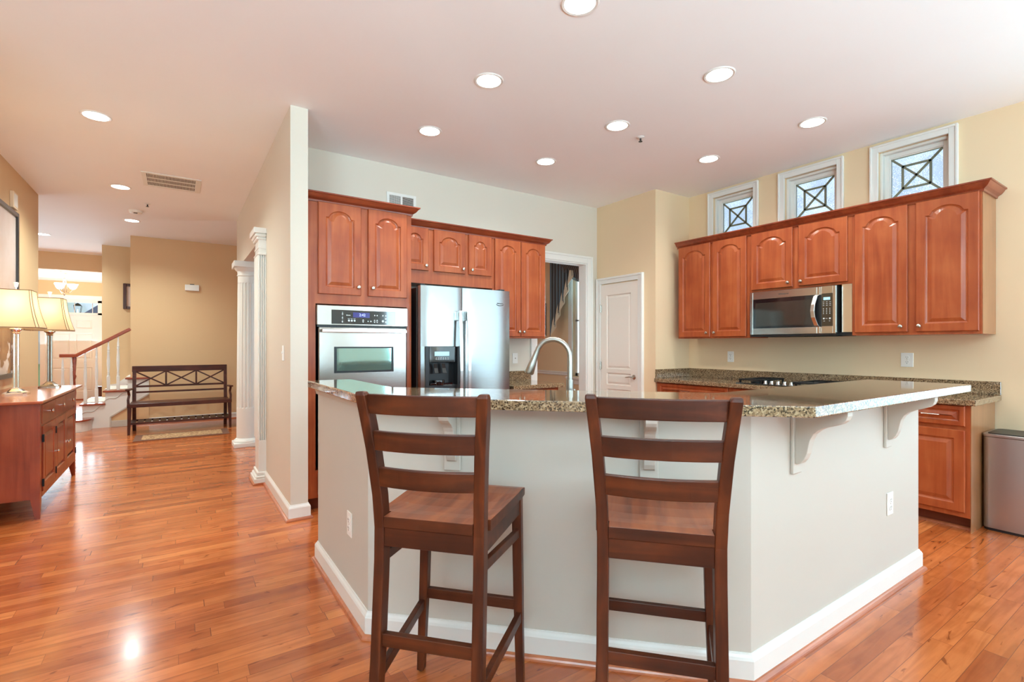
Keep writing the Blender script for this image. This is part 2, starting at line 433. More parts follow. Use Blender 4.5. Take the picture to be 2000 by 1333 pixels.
ART1 = art_mat('pale_branch_print', [(0.3, srgb(208, 176, 140)), (0.5, srgb(222, 196, 182)), (0.75, srgb(226, 206, 198)), (1.0, srgb(218, 196, 184))], 3, 0.5)
ART2 = art_mat('brown_field_print', [(0.45, srgb(228, 206, 192)), (0.62, srgb(232, 212, 198)), (0.66, srgb(150, 100, 64)), (1.0, srgb(186, 140, 96))], 5, 0.9)


def rug_mat():
    m, n, l, b = new_mat('beige_rug_field')
    tc = n.new('ShaderNodeTexCoord'); v = n.new('ShaderNodeTexNoise'); v.inputs['Scale'].default_value = 45; v.inputs['Detail'].default_value = 4
    l.new(tc.outputs['Object'], v.inputs['Vector'])
    rp = n.new('ShaderNodeValToRGB'); rp.color_ramp.elements[0].position = 0.4; rp.color_ramp.elements[0].color = srgb(140, 96, 62)
    rp.color_ramp.elements[1].position = 0.6; rp.color_ramp.elements[1].color = srgb(196, 156, 112)
    l.new(v.outputs[0], rp.inputs[0]); l.new(rp.outputs[0], b.inputs['Base Color']); b.inputs['Roughness'].default_value = 0.95
    return m


RUGF = rug_mat()


def stripe_mat():
    m, n, l, b = new_mat('striped_valance_cloth')
    tc = n.new('ShaderNodeTexCoord'); wv = n.new('ShaderNodeTexWave'); wv.bands_direction = 'Y'; wv.inputs['Scale'].default_value = 7; wv.inputs['Distortion'].default_value = 0.3
    l.new(tc.outputs['Object'], wv.inputs['Vector'])
    rp = n.new('ShaderNodeValToRGB'); els = rp.color_ramp.elements
    els[0].position = 0.2; els[0].color = srgb(46, 40, 40); els[1].position = 0.85; els[1].color = srgb(92, 112, 124)
    e = els.new(0.55); e.color = srgb(112, 92, 80)
    l.new(wv.outputs[0], rp.inputs[0]); l.new(rp.outputs[0], b.inputs['Base Color']); b.inputs['Roughness'].default_value = 0.35
    return m


CLOTH = stripe_mat()
LINING = plain('cream_lining_cloth', srgb(222, 212, 188), 0.7)


# ------------------------------------------------------------------ mesh helpers
class MB:
    def __init__(self):
        self.bm = bmesh.new()
        self.M = Matrix.Identity(4)

    def v(self, p):
        return self.bm.verts.new(self.M @ Vector(p))

    def f(self, vs):
        try:
            return self.bm.faces.new(vs)
        except ValueError:
            return None

    def box(self, x0, y0, z0, x1, y1, z1, bev=0.0):
        x0, x1 = min(x0, x1), max(x0, x1); y0, y1 = min(y0, y1), max(y0, y1); z0, z1 = min(z0, z1), max(z0, z1)
        b = min(bev, (x1 - x0) * 0.45, (y1 - y0) * 0.45, (z1 - z0) * 0.45)
        if b <= 0:
            vs = [self.v((x, y, z)) for z in (z0, z1) for y in (y0, y1) for x in (x0, x1)]
            for q in ((0, 2, 3, 1), (4, 5, 7, 6), (0, 1, 5, 4), (1, 3, 7, 5), (3, 2, 6, 7), (2, 0, 4, 6)):
                self.f([vs[i] for i in q])
            return
        V = {}
        for ix in (0, 1):
            for iy in (0, 1):
                for iz in (0, 1):
                    X, Y, Z = (x0, x1)[ix], (y0, y1)[iy], (z0, z1)[iz]
                    dx, dy, dz = (b, -b)[ix], (b, -b)[iy], (b, -b)[iz]
                    V[ix, iy, iz, 0] = self.v((X, Y + dy, Z + dz))
                    V[ix, iy, iz, 1] = self.v((X + dx, Y, Z + dz))
                    V[ix, iy, iz, 2] = self.v((X + dx, Y + dy, Z))
        for a in (0, 1):
            self.f([V[a, i, j, 0] for i, j in ((0, 0), (1, 0), (1, 1), (0, 1))])
            self.f([V[i, a, j, 1] for i, j in ((0, 0), (1, 0), (1, 1), (0, 1))])
            self.f([V[i, j, a, 2] for i, j in ((0, 0), (1, 0), (1, 1), (0, 1))])
        for a in (0, 1):
            for c in (0, 1):
                self.f([V[a, c, 0, 0], V[a, c, 1, 0], V[a, c, 1, 1], V[a, c, 0, 1]])
                self.f([V[a, 0, c, 0], V[a, 1, c, 0], V[a, 1, c, 2], V[a, 0, c, 2]])
                self.f([V[0, a, c, 1], V[1, a, c, 1], V[1, a, c, 2], V[0, a, c, 2]])
        for k in [(i, j, q) for i in (0, 1) for j in (0, 1) for q in (0, 1)]:
            self.f([V[k + (0,)], V[k + (1,)], V[k + (2,)]])

    def prism(self, poly, lo, hi, axis='Z'):
        """extrude a 2D polygon; axis Z: (x,y), X: (y,z), Y: (x,z)"""
        def P(a, b, c):
            return {'Z': (a, b, c), 'X': (c, a, b), 'Y': (a, c, b)}[axis]
        A = [self.v(P(a, b, lo)) for a, b in poly]
        B = [self.v(P(a, b, hi)) for a, b in poly]
        self.f(A[::-1]); self.f(B)
        k = len(poly)
        for i in range(k):
            self.f([A[i], A[(i + 1) % k], B[(i + 1) % k], B[i]])

    def ring_loft(self, rings, cap=True, closed=True):
        V = [[self.v(p) for p in r] for r in rings]
        k = len(rings[0])
        for a, b in zip(V[:-1], V[1:]):
            for i in range(k if closed else k - 1):
                self.f([a[i], a[(i + 1) % k], b[(i + 1) % k], b[i]])
        if cap and closed:
            self.f(V[0][::-1]); self.f(V[-1])

    def lathe(self, prof, c=(0, 0, 0), seg=20, axis='Z', cap=True):
        rings = []
        for r, h in prof:
            ring = []
            for i in range(seg):
                a = 2 * PI * i / seg
                u, w = r * math.cos(a), r * math.sin(a)
                p = {'Z': (u, w, h), 'Y': (u, h, w), 'X': (h, u, w)}[axis]
                ring.append((c[0] + p[0], c[1] + p[1], c[2] + p[2]))
            rings.append(ring)
        self.ring_loft(rings, cap)

    def tube(self, pts, r, seg=10, cap=True, flat=1.0, up=None):
        pts = [Vector(p) for p in pts]
        rs = r if isinstance(r, (list, tuple)) else [r] * len(pts)
        rings = []
        ref = Vector(up) if up else None
        prev = None
        for i, p in enumerate(pts):
            t = (pts[min(i + 1, len(pts) - 1)] - pts[max(i - 1, 0)]).normalized()
            if ref is None:
                ref = Vector((0, 0, 1)) if abs(t.z) < 0.9 else Vector((1, 0, 0))
            a = t.cross(ref if prev is None or up else prev)
            if a.length < 1e-5:
                a = t.cross(Vector((0.3, 1, 0.2)))
            a.normalize(); b = a.cross(t).normalized(); prev = b
            rings.append([p + a * rs[i] * math.cos(2 * PI * k / seg) + b * rs[i] * flat * math.sin(2 * PI * k / seg) for k in range(seg)])
        self.ring_loft(rings, cap)

    def bar(self, pts, w, d, wdir):
        """rectangular section swept along pts; w along wdir, d across"""
        pts = [Vector(p) for p in pts]; wd = Vector(wdir).normalized()
        ws = w if isinstance(w, (list, tuple)) else [w] * len(pts)
        ds = d if isinstance(d, (list, tuple)) else [d] * len(pts)
        rings = []
        for i, p in enumerate(pts):
            t = (pts[min(i + 1, len(pts) - 1)] - pts[max(i - 1, 0)]).normalized()
            n = t.cross(wd).normalized()
            rings.append([p + wd * ws[i] * 0.5 * a + n * ds[i] * 0.5 * b for a, b in ((-1, -1), (1, -1), (1, 1), (-1, 1))])
        self.ring_loft(rings)

    def sweep(self, prof, path, z0=0.0, closed=False):
        """profile (out, z) swept along a 2D path, out = left normal of travel, mitred"""
        k = len(path); rings = []
        for i in range(k):
            p = Vector(path[i])
            if closed or 0 < i < k - 1:
                a = (p - Vector(path[i - 1])).normalized(); b = (Vector(path[(i + 1) % k]) - p).normalized()
            elif i == 0:
                a = b = (Vector(path[1]) - p).normalized()
            else:
                a = b = (p - Vector(path[-2])).normalized()
            na, nb = Vector((-a.y, a.x)), Vector((-b.y, b.x))
            m = (na + nb); m = m / max(0.2, m.length_squared) * 2.0
            rings.append([(p.x + m.x * o, p.y + m.y * o, z0 + z) for o, z in prof])
        if closed:
            rings.append(rings[0])
        self.ring_loft(rings, cap=not closed)

    def build(self, name, mat, parent=None, smooth=False, label=None, bevel=0.0, recalc=True):
        if recalc:
            bmesh.ops.recalc_face_normals(self.bm, faces=self.bm.faces)
        me = bpy.data.meshes.new(name)
        self.bm.to_mesh(me); self.bm.free()
        me.materials.append(mat)
        if smooth:
            for p in me.polygons:
                p.use_smooth = True
            try:
                me.set_sharp_from_angle(angle=R(40))
            except Exception:
                pass
        o = bpy.data.objects.new(name, me)
        COL.objects.link(o)
        if parent is not None:
            o.parent = parent
        if label:
            o['label'] = label
        if bevel:
            b = o.modifiers.new('soft_edges', 'BEVEL'); b.width = bevel; b.segments = 2; b.limit_method = 'ANGLE'; b.angle_limit = R(40)
        return o


def build_loose(mb, name, mat, parent):
    """one object per loose piece"""
    bm = mb.bm; bm.verts.ensure_lookup_table(); seen = set()
    for v0 in list(bm.verts):
        if v0 in seen: continue
        st, comp = [v0], []
        seen.add(v0)
        while st:
            v = st.pop(); comp.append(v)
            for e in v.link_edges:
                w = e.other_vert(v)
                if w not in seen: seen.add(w); st.append(w)
        q = MB(); mp = {v: q.bm.verts.new(v.co) for v in comp}
        for f in {f for v in comp for f in v.link_faces}:
            q.f([mp[v] for v in f.verts])
        q.build(name, mat, parent)
    bm.free()


def thing(name, label, cat, loc=(0, 0, 0), rotz=0.0, group=None, kind=None):
    o = bpy.data.objects.new(name, None)
    o.empty_display_size = 0.1
    COL.objects.link(o)
    o.location = loc; o.rotation_euler = (0, 0, rotz)
    o['label'] = label; o['category'] = cat
    if group: o['group'] = group
    if kind: o['kind'] = kind
    return o


def tag(o, label, cat, group=None, kind=None):
    o['label'] = label; o['category'] = cat
    if group: o['group'] = group
    if kind: o['kind'] = kind
    return o


def struct(o, label=None, cat=None):
    o['kind'] = 'structure'
    if label: o['label'] = label
    if cat: o['category'] = cat
    return o


def copy_tree(src, parent=None):
    c = src.copy(); COL.objects.link(c)
    if parent is not None:
        c.parent = parent
    for ch in list(src.children):
        copy_tree(ch, c)
    return c


def bx(name, mat, parent, dims, bev=0.0, label=None):
    m = MB(); m.box(*dims, bev=bev)
    return m.build(name, mat, parent, label=label)


def text_mesh(name, body, size, mat, parent, loc, rot, extrude=0.0006, align='CENTER'):
    cu = bpy.data.curves.new(name, 'FONT'); cu.body = body; cu.size = size; cu.extrude = extrude; cu.align_x = align; cu.align_y = 'CENTER'
    tmp = bpy.data.objects.new(name + '_tmp', cu); COL.objects.link(tmp)
    dg = bpy.context.evaluated_depsgraph_get()
    me = bpy.data.meshes.new_from_object(tmp.evaluated_get(dg))
    bpy.data.objects.remove(tmp); bpy.data.curves.remove(cu)
    me.materials.clear(); me.materials.append(mat)
    o = bpy.data.objects.new(name, me); COL.objects.link(o)
    if parent is not None: o.parent = parent
    o.location = loc; o.rotation_euler = rot
    return o


# ------------------------------------------------------------------ room shell
H = 3.01
XR = 4.99
YB = 4.60


def wall_x(name, mat, x0, x1, y0, y1, z0, z1, holes, label):
    """wall slab parallel to Y (thickness x0..x1) with rectangular holes (ya,yb,za,zb)"""
    m = MB()
    ys = sorted({y0, y1, *[h[0] for h in holes], *[h[1] for h in holes]})
    for a, b in zip(ys[:-1], ys[1:]):
        hs = sorted([h for h in holes if h[0] <= a + 1e-6 and h[1] >= b - 1e-6], key=lambda h: h[2])
        z = z0
        for h in hs:
            if h[2] > z + 1e-6: m.box(x0, a, z, x1, b, h[2])
            z = h[3]
        if z < z1 - 1e-6: m.box(x0, a, z, x1, b, z1)
    return struct(m.build(name, mat), label, 'wall')


def wall_y(name, mat, y0, y1, x0, x1, z0, z1, holes, label):
    m = MB()
    xs = sorted({x0, x1, *[h[0] for h in holes], *[h[1] for h in holes]})
    for a, b in zip(xs[:-1], xs[1:]):
        hs = sorted([h for h in holes if h[0] <= a + 1e-6 and h[1] >= b - 1e-6], key=lambda h: h[2])
        z = z0
        for h in hs:
            if h[2] > z + 1e-6: m.box(a, y0, z, b, y1, h[2])
            z = h[3]
        if z < z1 - 1e-6: m.box(a, y0, z, b, y1, z1)
    return struct(m.build(name, mat), label, 'wall')


fl = bx('floor', FLOOR, None, (-6.2, -3.4, -0.06, 5.3, 15.5, 0.0))
struct(fl, 'reddish maple strip floor running through kitchen and hall', 'floor')
ce = bx('ceiling', CEIL, None, (-6.2, -3.4, H, 5.3, 12.45, H + 0.1))
struct(ce, 'smooth white ceiling with recessed lights', 'ceiling')
ce2 = bx('ceiling', CEIL, None, (-6.2, 12.45, 2.80, 5.3, 15.5, 2.9))
struct(ce2, 'lower white ceiling of the entry hall', 'ceiling')

TW = [(2.877, 3.35), (2.085, 2.558), (1.293, 1.766)]          # transom openings, along y
TZ = (2.455, 2.925)
wall_x('wall_right', WALLY, XR, XR + 0.16, -3.4, 15.5, 0, H,
       [(a, b, TZ[0], TZ[1]) for a, b in TW] + [(-2.8, 0.5, 0.35, 2.42), (4.96, 5.74, 0.80, 2.50)],
       'pale yellow wall behind the long run of cabinets')
wall_y('wall_back', WALL, YB, YB + 0.12, 0.79, XR, 0, H, [(3.44, 4.226, 0, 2.29)], 'cream wall behind the refrigerator and oven')
wall_x('wall_partition', WALL, 0.67, 0.79, 3.86, 7.83, 0, H, [(5.30, 7.83, 0, 2.32)], 'cream partition wall with a squared end beside the oven')
wall_x('wall_left', TAN, -1.46, -1.345, 2.6, 7.80, 0, H, [], 'tan wall behind the sideboard')
wall_y('wall_hall', TAN, 9.86, 10.0, -0.633, XR, 0, H, [], 'tan wall behind the dark bench')
wall_y('wall_stairwell', TAN, 11.05, 11.17, -1.03, 2.6, 0, H, [], 'tan wall beside the staircase')
wall_x('wall_entry_side', TAN, -1.10, -1.03, 11.05, 15.2, 0, H, [], 'tan side wall of the entry hall')
wall_y('wall_entry_header', TAN, 12.40, 12.52, -6.2, -1.03, 2.69, H, [], 'tan header above the opening to the entry hall')
wall_y('wall_entry', TAN, 15.20, 15.36, -6.2, XR, 0, 2.9, [(-2.86, -1.20, 0, 2.29)], 'beige wall around the front door')
wall_x('wall_hall_side', TAN, -3.66, -3.5, 7.80, 15.2, 0, H, [(8.4, 11.2, 0.5, 2.4)], 'tan far side wall of the hall')  # window opening added to go with the hall fill light
wall_y('wall_hall_return', TAN, 7.68, 7.80, -6.2, -1.46, 0, H, [], 'tan return wall behind the sideboard wall')
wall_y('wall_rear', WALL, -3.36, -3.2, -6.2, XR, 0, H, [(-4.2, -1.8, 0.55, 2.35), (-1.0, 2.2, 0.05, 2.2), (3.95, 4.85, 0.40, 2.40)], 'cream wall with windows behind the viewer')
wall_x('wall_family', WALL, -6.16, -6.0, -3.4, 7.8, 0, H, [(-1.6, 1.2, 0.5, 2.4)], 'cream far wall of the family room')
# pantry closet that steps out of the corner
m = MB(); m.box(4.40, 3.67, 0, XR, YB, H)
struct(m.build('wall_pantry', WALLY), 'pale yellow pantry closet wall in the corner', 'wall')

# windows behind the viewer: mullioned sashes (they show only in reflections)
def sash_grid(m, plane, a0, a1, z0, z1, na, nz, p0, p1, t=0.05):
    def bb(a, b, c, d):
        if plane == 'y': m.box(a, p0, c, b, p1, d)
        else: m.box(p0, a, c, p1, b, d)
    bb(a0, a0 + t, z0, z1); bb(a1 - t, a1, z0, z1); bb(a0, a1, z0, z0 + t); bb(a0, a1, z1 - t, z1)
    for i in range(1, na):
        a = a0 + (a1 - a0) * i / na; bb(a - t / 2, a + t / 2, z0, z1)
    for i in range(1, nz):
        z = z0 + (z1 - z0) * i / nz; bb(a0, a1, z - 0.012, z + 0.012)


for i, (pl, a0, a1, z0, z1, na, nz, p0, p1) in enumerate((('y', -4.2, -1.8, 0.55, 2.35, 2, 2, -3.3, -3.24), ('y', -1.0, 2.2, 0.05, 2.2, 3, 1, -3.3, -3.24), ('y', 3.95, 4.85, 0.40, 2.40, 1, 2, -3.3, -3.24),
                                                   ('x', -2.8, 0.5, 0.35, 2.42, 3, 2, 5.04, 5.10), ('x', -1.6, 1.2, 0.5, 2.4, 3, 2, -6.1, -6.04), ('x', 4.96, 5.74, 0.80, 2.50, 1, 2, 5.04, 5.10))):
    m = MB(); sash_grid(m, pl, a0, a1, z0, z1, na, nz, p0, p1)
    o = m.build('window_%d' % (i + 4), WHITE); struct(o)
    if i == 5:
        struct(o, 'tall white dining room window beside the swag curtain', 'window')
        g = bx('pane', GLASS, o, (5.068, 5.0, 0.84, 5.072, 5.70, 2.46))

# leaded transom windows
CAS = [(0, 0), (0.0, 0.022), (0.045, 0.022), (0.045, 0.014), (0.055, 0.010), (0.055, 0.0)]
lab = ['far leaded transom window, above the two cabinet doors by the corner', 'middle leaded transom window, above the microwave', 'near leaded transom window, above the two tallest cabinet doors']
for i, (y0, y1) in enumerate(TW):
    w = thing('window_%d' % (i + 1), lab[i], 'window', (XR, (y0 + y1) / 2, TZ[0]), 0, None, 'structure')
    a = (y1 - y0) / 2; h = TZ[1] - TZ[0]

    def frame(name, mat, half, zlo, zhi, t, xa, xb):
        q = MB()
        q.box(xa, -half, zlo, xb, -half + t, zhi, 0.003); q.box(xa, half - t, zlo, xb, half, zhi, 0.003)
        q.box(xa, -half + t, zlo, xb, half - t, zlo + t, 0.003); q.box(xa, -half + t, zhi - t, xb, half - t, zhi, 0.003)
        return q.build(name, mat, w)
    frame('casing', WHITE, a + 0.056, -0.056, h + 0.056, 0.058, -0.020, 0.0)
    frame('casing_back_band', WHITE, a + 0.058, -0.058, h + 0.058, 0.018, -0.030, -0.020)
    frame('stop', WHITE, a, 0.0, h, 0.022, 0.03, 0.09)
    frame('sash', WHITE, a - 0.014, 0.014, h - 0.014, 0.040, 0.075, 0.125)
    frame('sash_bead', WHITE, a - 0.05, 0.05, h - 0.05, 0.012, 0.085, 0.12)
    gh = a - 0.055; gz0, gz1 = 0.055, h - 0.055; gc = (gz0 + gz1) / 2
    bx('pane', BGLASS, w, (0.098, -gh, gz0, 0.104, gh, gz1))
    q = MB(); s = gh * 0.52
    for yy, zz in ((-1, -1), (-1, 1), (1, -1), (1, 1)):
        q.bar([(0.096, 0, gc), (0.096, yy * gh, gc + zz * gh)], 0.010, 0.017, (1, 0, 0))
    for p, r2 in (((-s, -s), (s, -s)), ((s, -s), (s, s)), ((s, s), (-s, s)), ((-s, s), (-s, -s))):
        q.bar([(0.096, p[0], gc + p[1]), (0.096, r2[0], gc + r2[1])], 0.010, 0.017, (1, 0, 0))
    q.build('came', CAME, w)

# baseboards and shoe mouldings
BB = [(0, 0), (0.015, 0), (0.015, 0.082), (0.010, 0.092), (0.005, 0.100), (0, 0.102)]
BBI = [(0, 0), (0.016, 0), (0.016, 0.088), (0.012, 0.098), (0.006, 0.106), (0.004, 0.112), (0, 0.112)]
SH = [(0, 0), (0.017, 0)] + [(0.017 * math.cos(t), 0.019 * math.sin(t)) for t in (0.4, 0.8, 1.2)] + [(0, 0.019)]


def run(name, path, prof, mat, z=0.0, off=0.0, label=None, cat='baseboard'):
    m = MB()
    pr = [(o + off, zz) for o, zz in prof]
    m.sweep(pr, path, z)
    return struct(m.build(name, mat), label, cat)


ISL = [(3.485, 1.16), (3.485, 1.04), (1.785, 1.04), (0.685, 2.14), (0.685, 3.07), (0.80, 3.07)]
# the sweep's left normal must point away from the wall: walk the island clockwise seen from above
run('baseboard_island', ISL[::-1][::-1], [(-o, z) for o, z in BBI][::-1], WHITE, label='white baseboard round the foot of the island') if False else None
def outw(path, prof, name, mat, off=0.0, label=None, cat='baseboard', side=1):
    m = MB(); m.sweep([(side * (o + off), z) for o, z in prof], path, 0.0)
    return struct(m.build(name, mat), label, cat)


outw(ISL, BBI, 'baseboard_island', WHITE, 0.0, 'white baseboard round the foot of the island', side=1)
outw(ISL, SH, 'trim_1', SHOE, 0.016, 'red-brown shoe moulding round the foot of the island', 'trim', side=1)
PART = [(0.79, 4.02), (0.79, 3.86), (0.67, 3.86), (0.67, 5.05)]
outw(PART, BBI, 'baseboard_partition', WHITE, 0.0, 'white baseboard on the partition wall end', side=1)
outw(PART, SH, 'trim_2', SHOE, 0.016, 'red-brown shoe moulding at the partition wall', 'trim', side=1)
outw([(-0.633, 9.86), (4.9, 9.86)], BB, 'baseboard_hall', WHITE, 0.0, 'white baseboard behind the bench', side=-1)
outw([(-0.633, 9.86), (4.9, 9.86)], SH, 'trim_3', SHOE, 0.015, 'red-brown shoe moulding behind the bench', 'trim', side=-1)
outw([(-1.345, 2.6), (-1.345, 7.80), (-1.46, 7.80)], BB, 'baseboard_left', WHITE, 0.0, 'white baseboard behind the sideboard', side=-1)

# entry hall crown and door wall trim
CRN = [(0, 0), (0.012, 0), (0.03, 0.015), (0.05, 0.04), (0.06, 0.05), (0, 0.05)]
m = MB(); m.sweep([(-o, z) for o, z in CRN], [(-3.4, 15.2), (-1.10, 15.2)], 2.75)
struct(m.build('trim_4', WHITE), 'white crown moulding in the entry hall', 'trim')

# ------------------------------------------------------------------ kitchen island
m = MB()
T = 0.12
k = 0.12 * math.tan(R(22.5))
inner = [(0.805, 3.07), (0.805, 2.14 + k), (1.785 + k, 1.16), (3.485, 1.16)]
m.prism([(0.685, 3.07), (0.685, 2.14), (1.785, 1.04), (3.485, 1.04)] + inner[::-1], 0, 1.02)
struct(m.build('wall_island', ISLP), 'off-white three-sided half wall of the kitchen island', 'wall')
# small moulding under the bar top on the hall side
m = MB(); m.sweep([(0, 0.985), (0.012, 0.985), (0.02, 1.019), (0, 1.019)], [(0.685, 2.14), (0.685, 3.07)], 0)
struct(m.build('trim_5', ISLP), 'thin moulding under the bar top on the hall side', 'trim')

BAR = [(0.633, 3.10), (0.633, 1.987), (1.80, 0.82), (3.515, 0.82), (3.515, 1.30), (1.97, 1.30), (0.885, 2.385), (0.885, 3.10)]
m = MB(); m.prism(BAR, 1.021, 1.061)
o = m.build('bar_countertop', GRAN, bevel=0.004)
tag(o, 'speckled tan granite bar top with a clipped corner, on the island', 'countertop')
# lower counter and cabinets on the cook's side (mostly hidden)
d = 0.62; k2 = (0.12 + d) * math.tan(R(22.5))
kk = 0.124 * math.tan(R(22.5))
LOW = [(0.809, 3.07), (0.809, 2.14 + kk), (1.785 + kk, 1.164), (3.485, 1.164)] + [(3.485, 1.16 + d), (1.785 + k2, 1.16 + d), (0.805 + d, 2.14 + k2), (0.805 + d, 3.07)]
kk = 0.124 * math.tan(R(22.5))
isl = thing('island_base_cabinet', 'cherry base cabinet on the cook side of the island, behind the half wall', 'cabinet', (0, 0, 0))
m = MB(); d = 0.58; k2 = (0.12 + d) * math.tan(R(22.5))
m.prism([(0.810, 3.065), (0.810, 2.14 + kk), (1.785 + kk, 1.165), (3.48, 1.165), (3.48, 1.16 + d), (1.785 + k2, 1.16 + d), (0.805 + d, 2.14 + k2), (0.805 + d, 3.065)], 0.10, 0.864)
m.build('body', CAB, isl)
m = MB(); d = 0.52; k2 = (0.12 + d) * math.tan(R(22.5))
m.prism([(0.812, 3.05), (0.812, 2.14 + kk), (1.785 + kk, 1.168), (3.47, 1.168), (3.47, 1.16 + d), (1.785 + k2, 1.16 + d), (0.805 + d, 2.14 + k2), (0.805 + d, 3.05)], 0.0, 0.10)
m.build('toe_kick', TOE, isl)
m = MB(); m.prism([(a, b) for a, b in LOW], 0.866, 0.904)
o = m.build('sink_countertop', GRAN, bevel=0.003)
tag(o, 'lower granite counter behind the bar top, carrying the faucet', 'countertop')


def corbel(loc, rz, reach, label):
    t = thing('corbel', label, 'bracket', loc, rz, 'scrolled brackets under the bar top')
    z = 1.02
    m = MB(); m.box(-0.036, -0.014, z - 0.275, 0.036, 0, z - 0.001, 0.003); m.build('back_plate', ISLP, t)
    s = reach / 0.205
    pr = [(0.014, z - 0.001), (0.205, z - 0.001), (0.205, z - 0.018), (0.198, z - 0.036), (0.182, z - 0.05), (0.155, z - 0.062), (0.125, z - 0.072), (0.10, z - 0.086), (0.082, z - 0.104),
          (0.070, z - 0.128), (0.064, z - 0.155), (0.058, z - 0.185), (0.048, z - 0.21), (0.034, z - 0.228), (0.022, z - 0.234), (0.014, z - 0.234)]
    m = MB(); m.prism([(-(0.014 + (a - 0.014) * s), b) for a, b in pr], -0.021, 0.021, 'X')
    m.build('scroll', ISLP, t, bevel=0.002)


corbel((2.105, 1.04, 0), 0, 0.205, 'white scroll bracket on the sunlit island face, nearer the clipped corner')
corbel((3.035, 1.04, 0), 0, 0.205, 'white scroll bracket on the sunlit island face, above the outlet')
corbel((0.958, 1.867, 0), R(-45), 0.13, 'white scroll bracket seen through the back of the first stool')
corbel((1.522, 1.303, 0), R(-45), 0.13, 'white scroll bracket seen through the back of the second stool')


def outlet(loc, rz, label, w=0.072, h=0.116, gang=1, kind='outlet'):
    t = thing('wall_outlet' if kind == 'outlet' else kind, label, 'outlet' if kind == 'outlet' else 'switch', loc, rz)
    m = MB(); m.box(-w / 2, -0.006, -h / 2, w / 2, 0, h / 2, 0.002); m.build('cover_plate', PLATE, t)
    if kind == 'outlet':
        for s in (-1, 1):
            m = MB(); m.lathe([(0.0165, -0.0085), (0.0165, -0.006)], (0, 0, s * 0.0195), 16, 'Y'); rc = m.build('receptacle', PLATE, t)
            m = MB()
            m.box(-0.0075, -0.0092, s * 0.0195 - 0.001, -0.0055, -0.0084, s * 0.0195 + 0.008); m.box(0.0055, -0.0092, s * 0.0195 - 0.001, 0.0075, -0.0084, s * 0.0195 + 0.008)
            m.lathe([(0.0028, -0.0092), (0.0028, -0.0084)], (0, 0, s * 0.0195 - 0.008), 8, 'Y')
            m.build('slot', SLOT, rc)
        m = MB(); m.lathe([(0.003, -0.007), (0.003, -0.0055)], (0, 0, 0), 8, 'Y'); m.build('screw', NICKEL, t)
    elif kind == 'light_switch':
        m = MB(); m.box(-0.005, -0.016, -0.004, 0.005, -0.005, 0.014, 0.002); m.build('toggle', PLATE, t)
    else:
        m = MB(); m.lathe([(0.006, -0.011), (0.006, -0.005)], (0, 0, 0), 10, 'Y'); m.build('jack', NICKEL, t)
    return t


outlet((3.075, 1.04, 0.445), 0, 'white outlet low on the sunlit face of the island')
outlet((0.685, 2.41, 0.41), R(-90), 'white outlet low on the hall face of the island')
outlet((XR, 3.137, 1.147), R(-90), 'white outlet above the backsplash near the corner')
outlet((XR, 1.563, 1.15), R(-90), 'white outlet above the backsplash below the tallest cabinets', 0.085)
outlet((3.14, YB, 1.125), 0, 'white cover plate beside the refrigerator', kind='phone_jack')
outlet((0.67, 4.14, 1.21), R(-90), 'white light switch on the hall face of the partition', kind='light_switch')

# ------------------------------------------------------------------ cabinets
def front(m, x, z, w, h, y, arch, st=0.056, t=0.02):
    """raised-panel front, back at y, face toward -y"""
    yf = y - t
    x1, z1 = x + w, z + h
    ox0, ox1, oz0, oz1 = x + st, x1 - st, z + st, z1 - st
    rise = min(0.05, w * 0.13) if arch else 0.0
    N = 11

    def loop(dd, yy):
        a0, a1, b0 = ox0 + dd, ox1 - dd, oz0 + dd
        top = oz1 - dd * 0.8
        if not arch:
            return [(a0, yy, b0), (a1, yy, b0), (a1, yy, oz1 - dd), (a0, yy, oz1 - dd)]
        sp = top - rise - 0.012
        s = min(0.022, w * 0.06)
        pts = [(a0, yy, b0), (a1, yy, b0), (a1, yy, sp), (a1 - s, yy, sp)]
        cx = (a0 + a1) / 2; half = (a1 - a0) / 2 - s
        for i in range(1, N):
            u = 1 - 2 * i / N
            pts.append((cx + half * u, yy, sp + 0.012 + rise * (1 - abs(u) ** 2.2) if 0 < i < N else sp))
        pts += [(a0 + s, yy, sp), (a0, yy, sp)]
        return pts
    e = 0.004
    L1 = loop(0, yf)
    if not arch:
        O = [(x + e, yf, z + e), (x1 - e, yf, z + e), (x1 - e, yf, z1 - e), (x + e, yf, z1 - e)]
        OB = [(x, yf + e, z), (x1, yf + e, z), (x1, yf + e, z1), (x, yf + e, z1)]
    else:
        def topz(p, q, zz):
            return [(q(pp), zz[0], zz[1]) for pp in p]
        O, OB = [], []
        n = len(L1)
        for i, p in enumerate(L1):
            if i == 0: a, b = (x + e, z + e), (x, z)
            elif i == 1: a, b = (x1 - e, z + e), (x1, z)
            elif i == 2: a, b = (x1 - e, z1 - e), (x1, z1)
            elif i == n - 1: a, b = (x + e, z1 - e), (x, z1)
            else: a, b = (p[0], z1 - e), (p[0], z1)
            O.append((a[0], yf, a[1])); OB.append((b[0], yf + e, b[1]))
    OC = [(p[0], y, p[2]) for p in OB]
    rings = [OC, OB, O, L1, loop(0.005, yf + 0.007), loop(0.012, yf + 0.010), loop(0.016, yf + 0.010), loop(0.040, yf + 0.002), loop(0.043, yf + 0.002)]
    m.ring_loft(rings)


def knob_on(door, x, z, y, mat=NICKEL, r=0.0155):
    m = MB(); m.lathe([(0.005, y), (0.005, y - 0.012), (r * 0.8, y - 0.015), (r, y - 0.021), (r * 0.85, y - 0.026), (r * 0.4, y - 0.029)], (x, 0, z), 16, 'Y')
    return m.build('knob', mat, door, smooth=True)


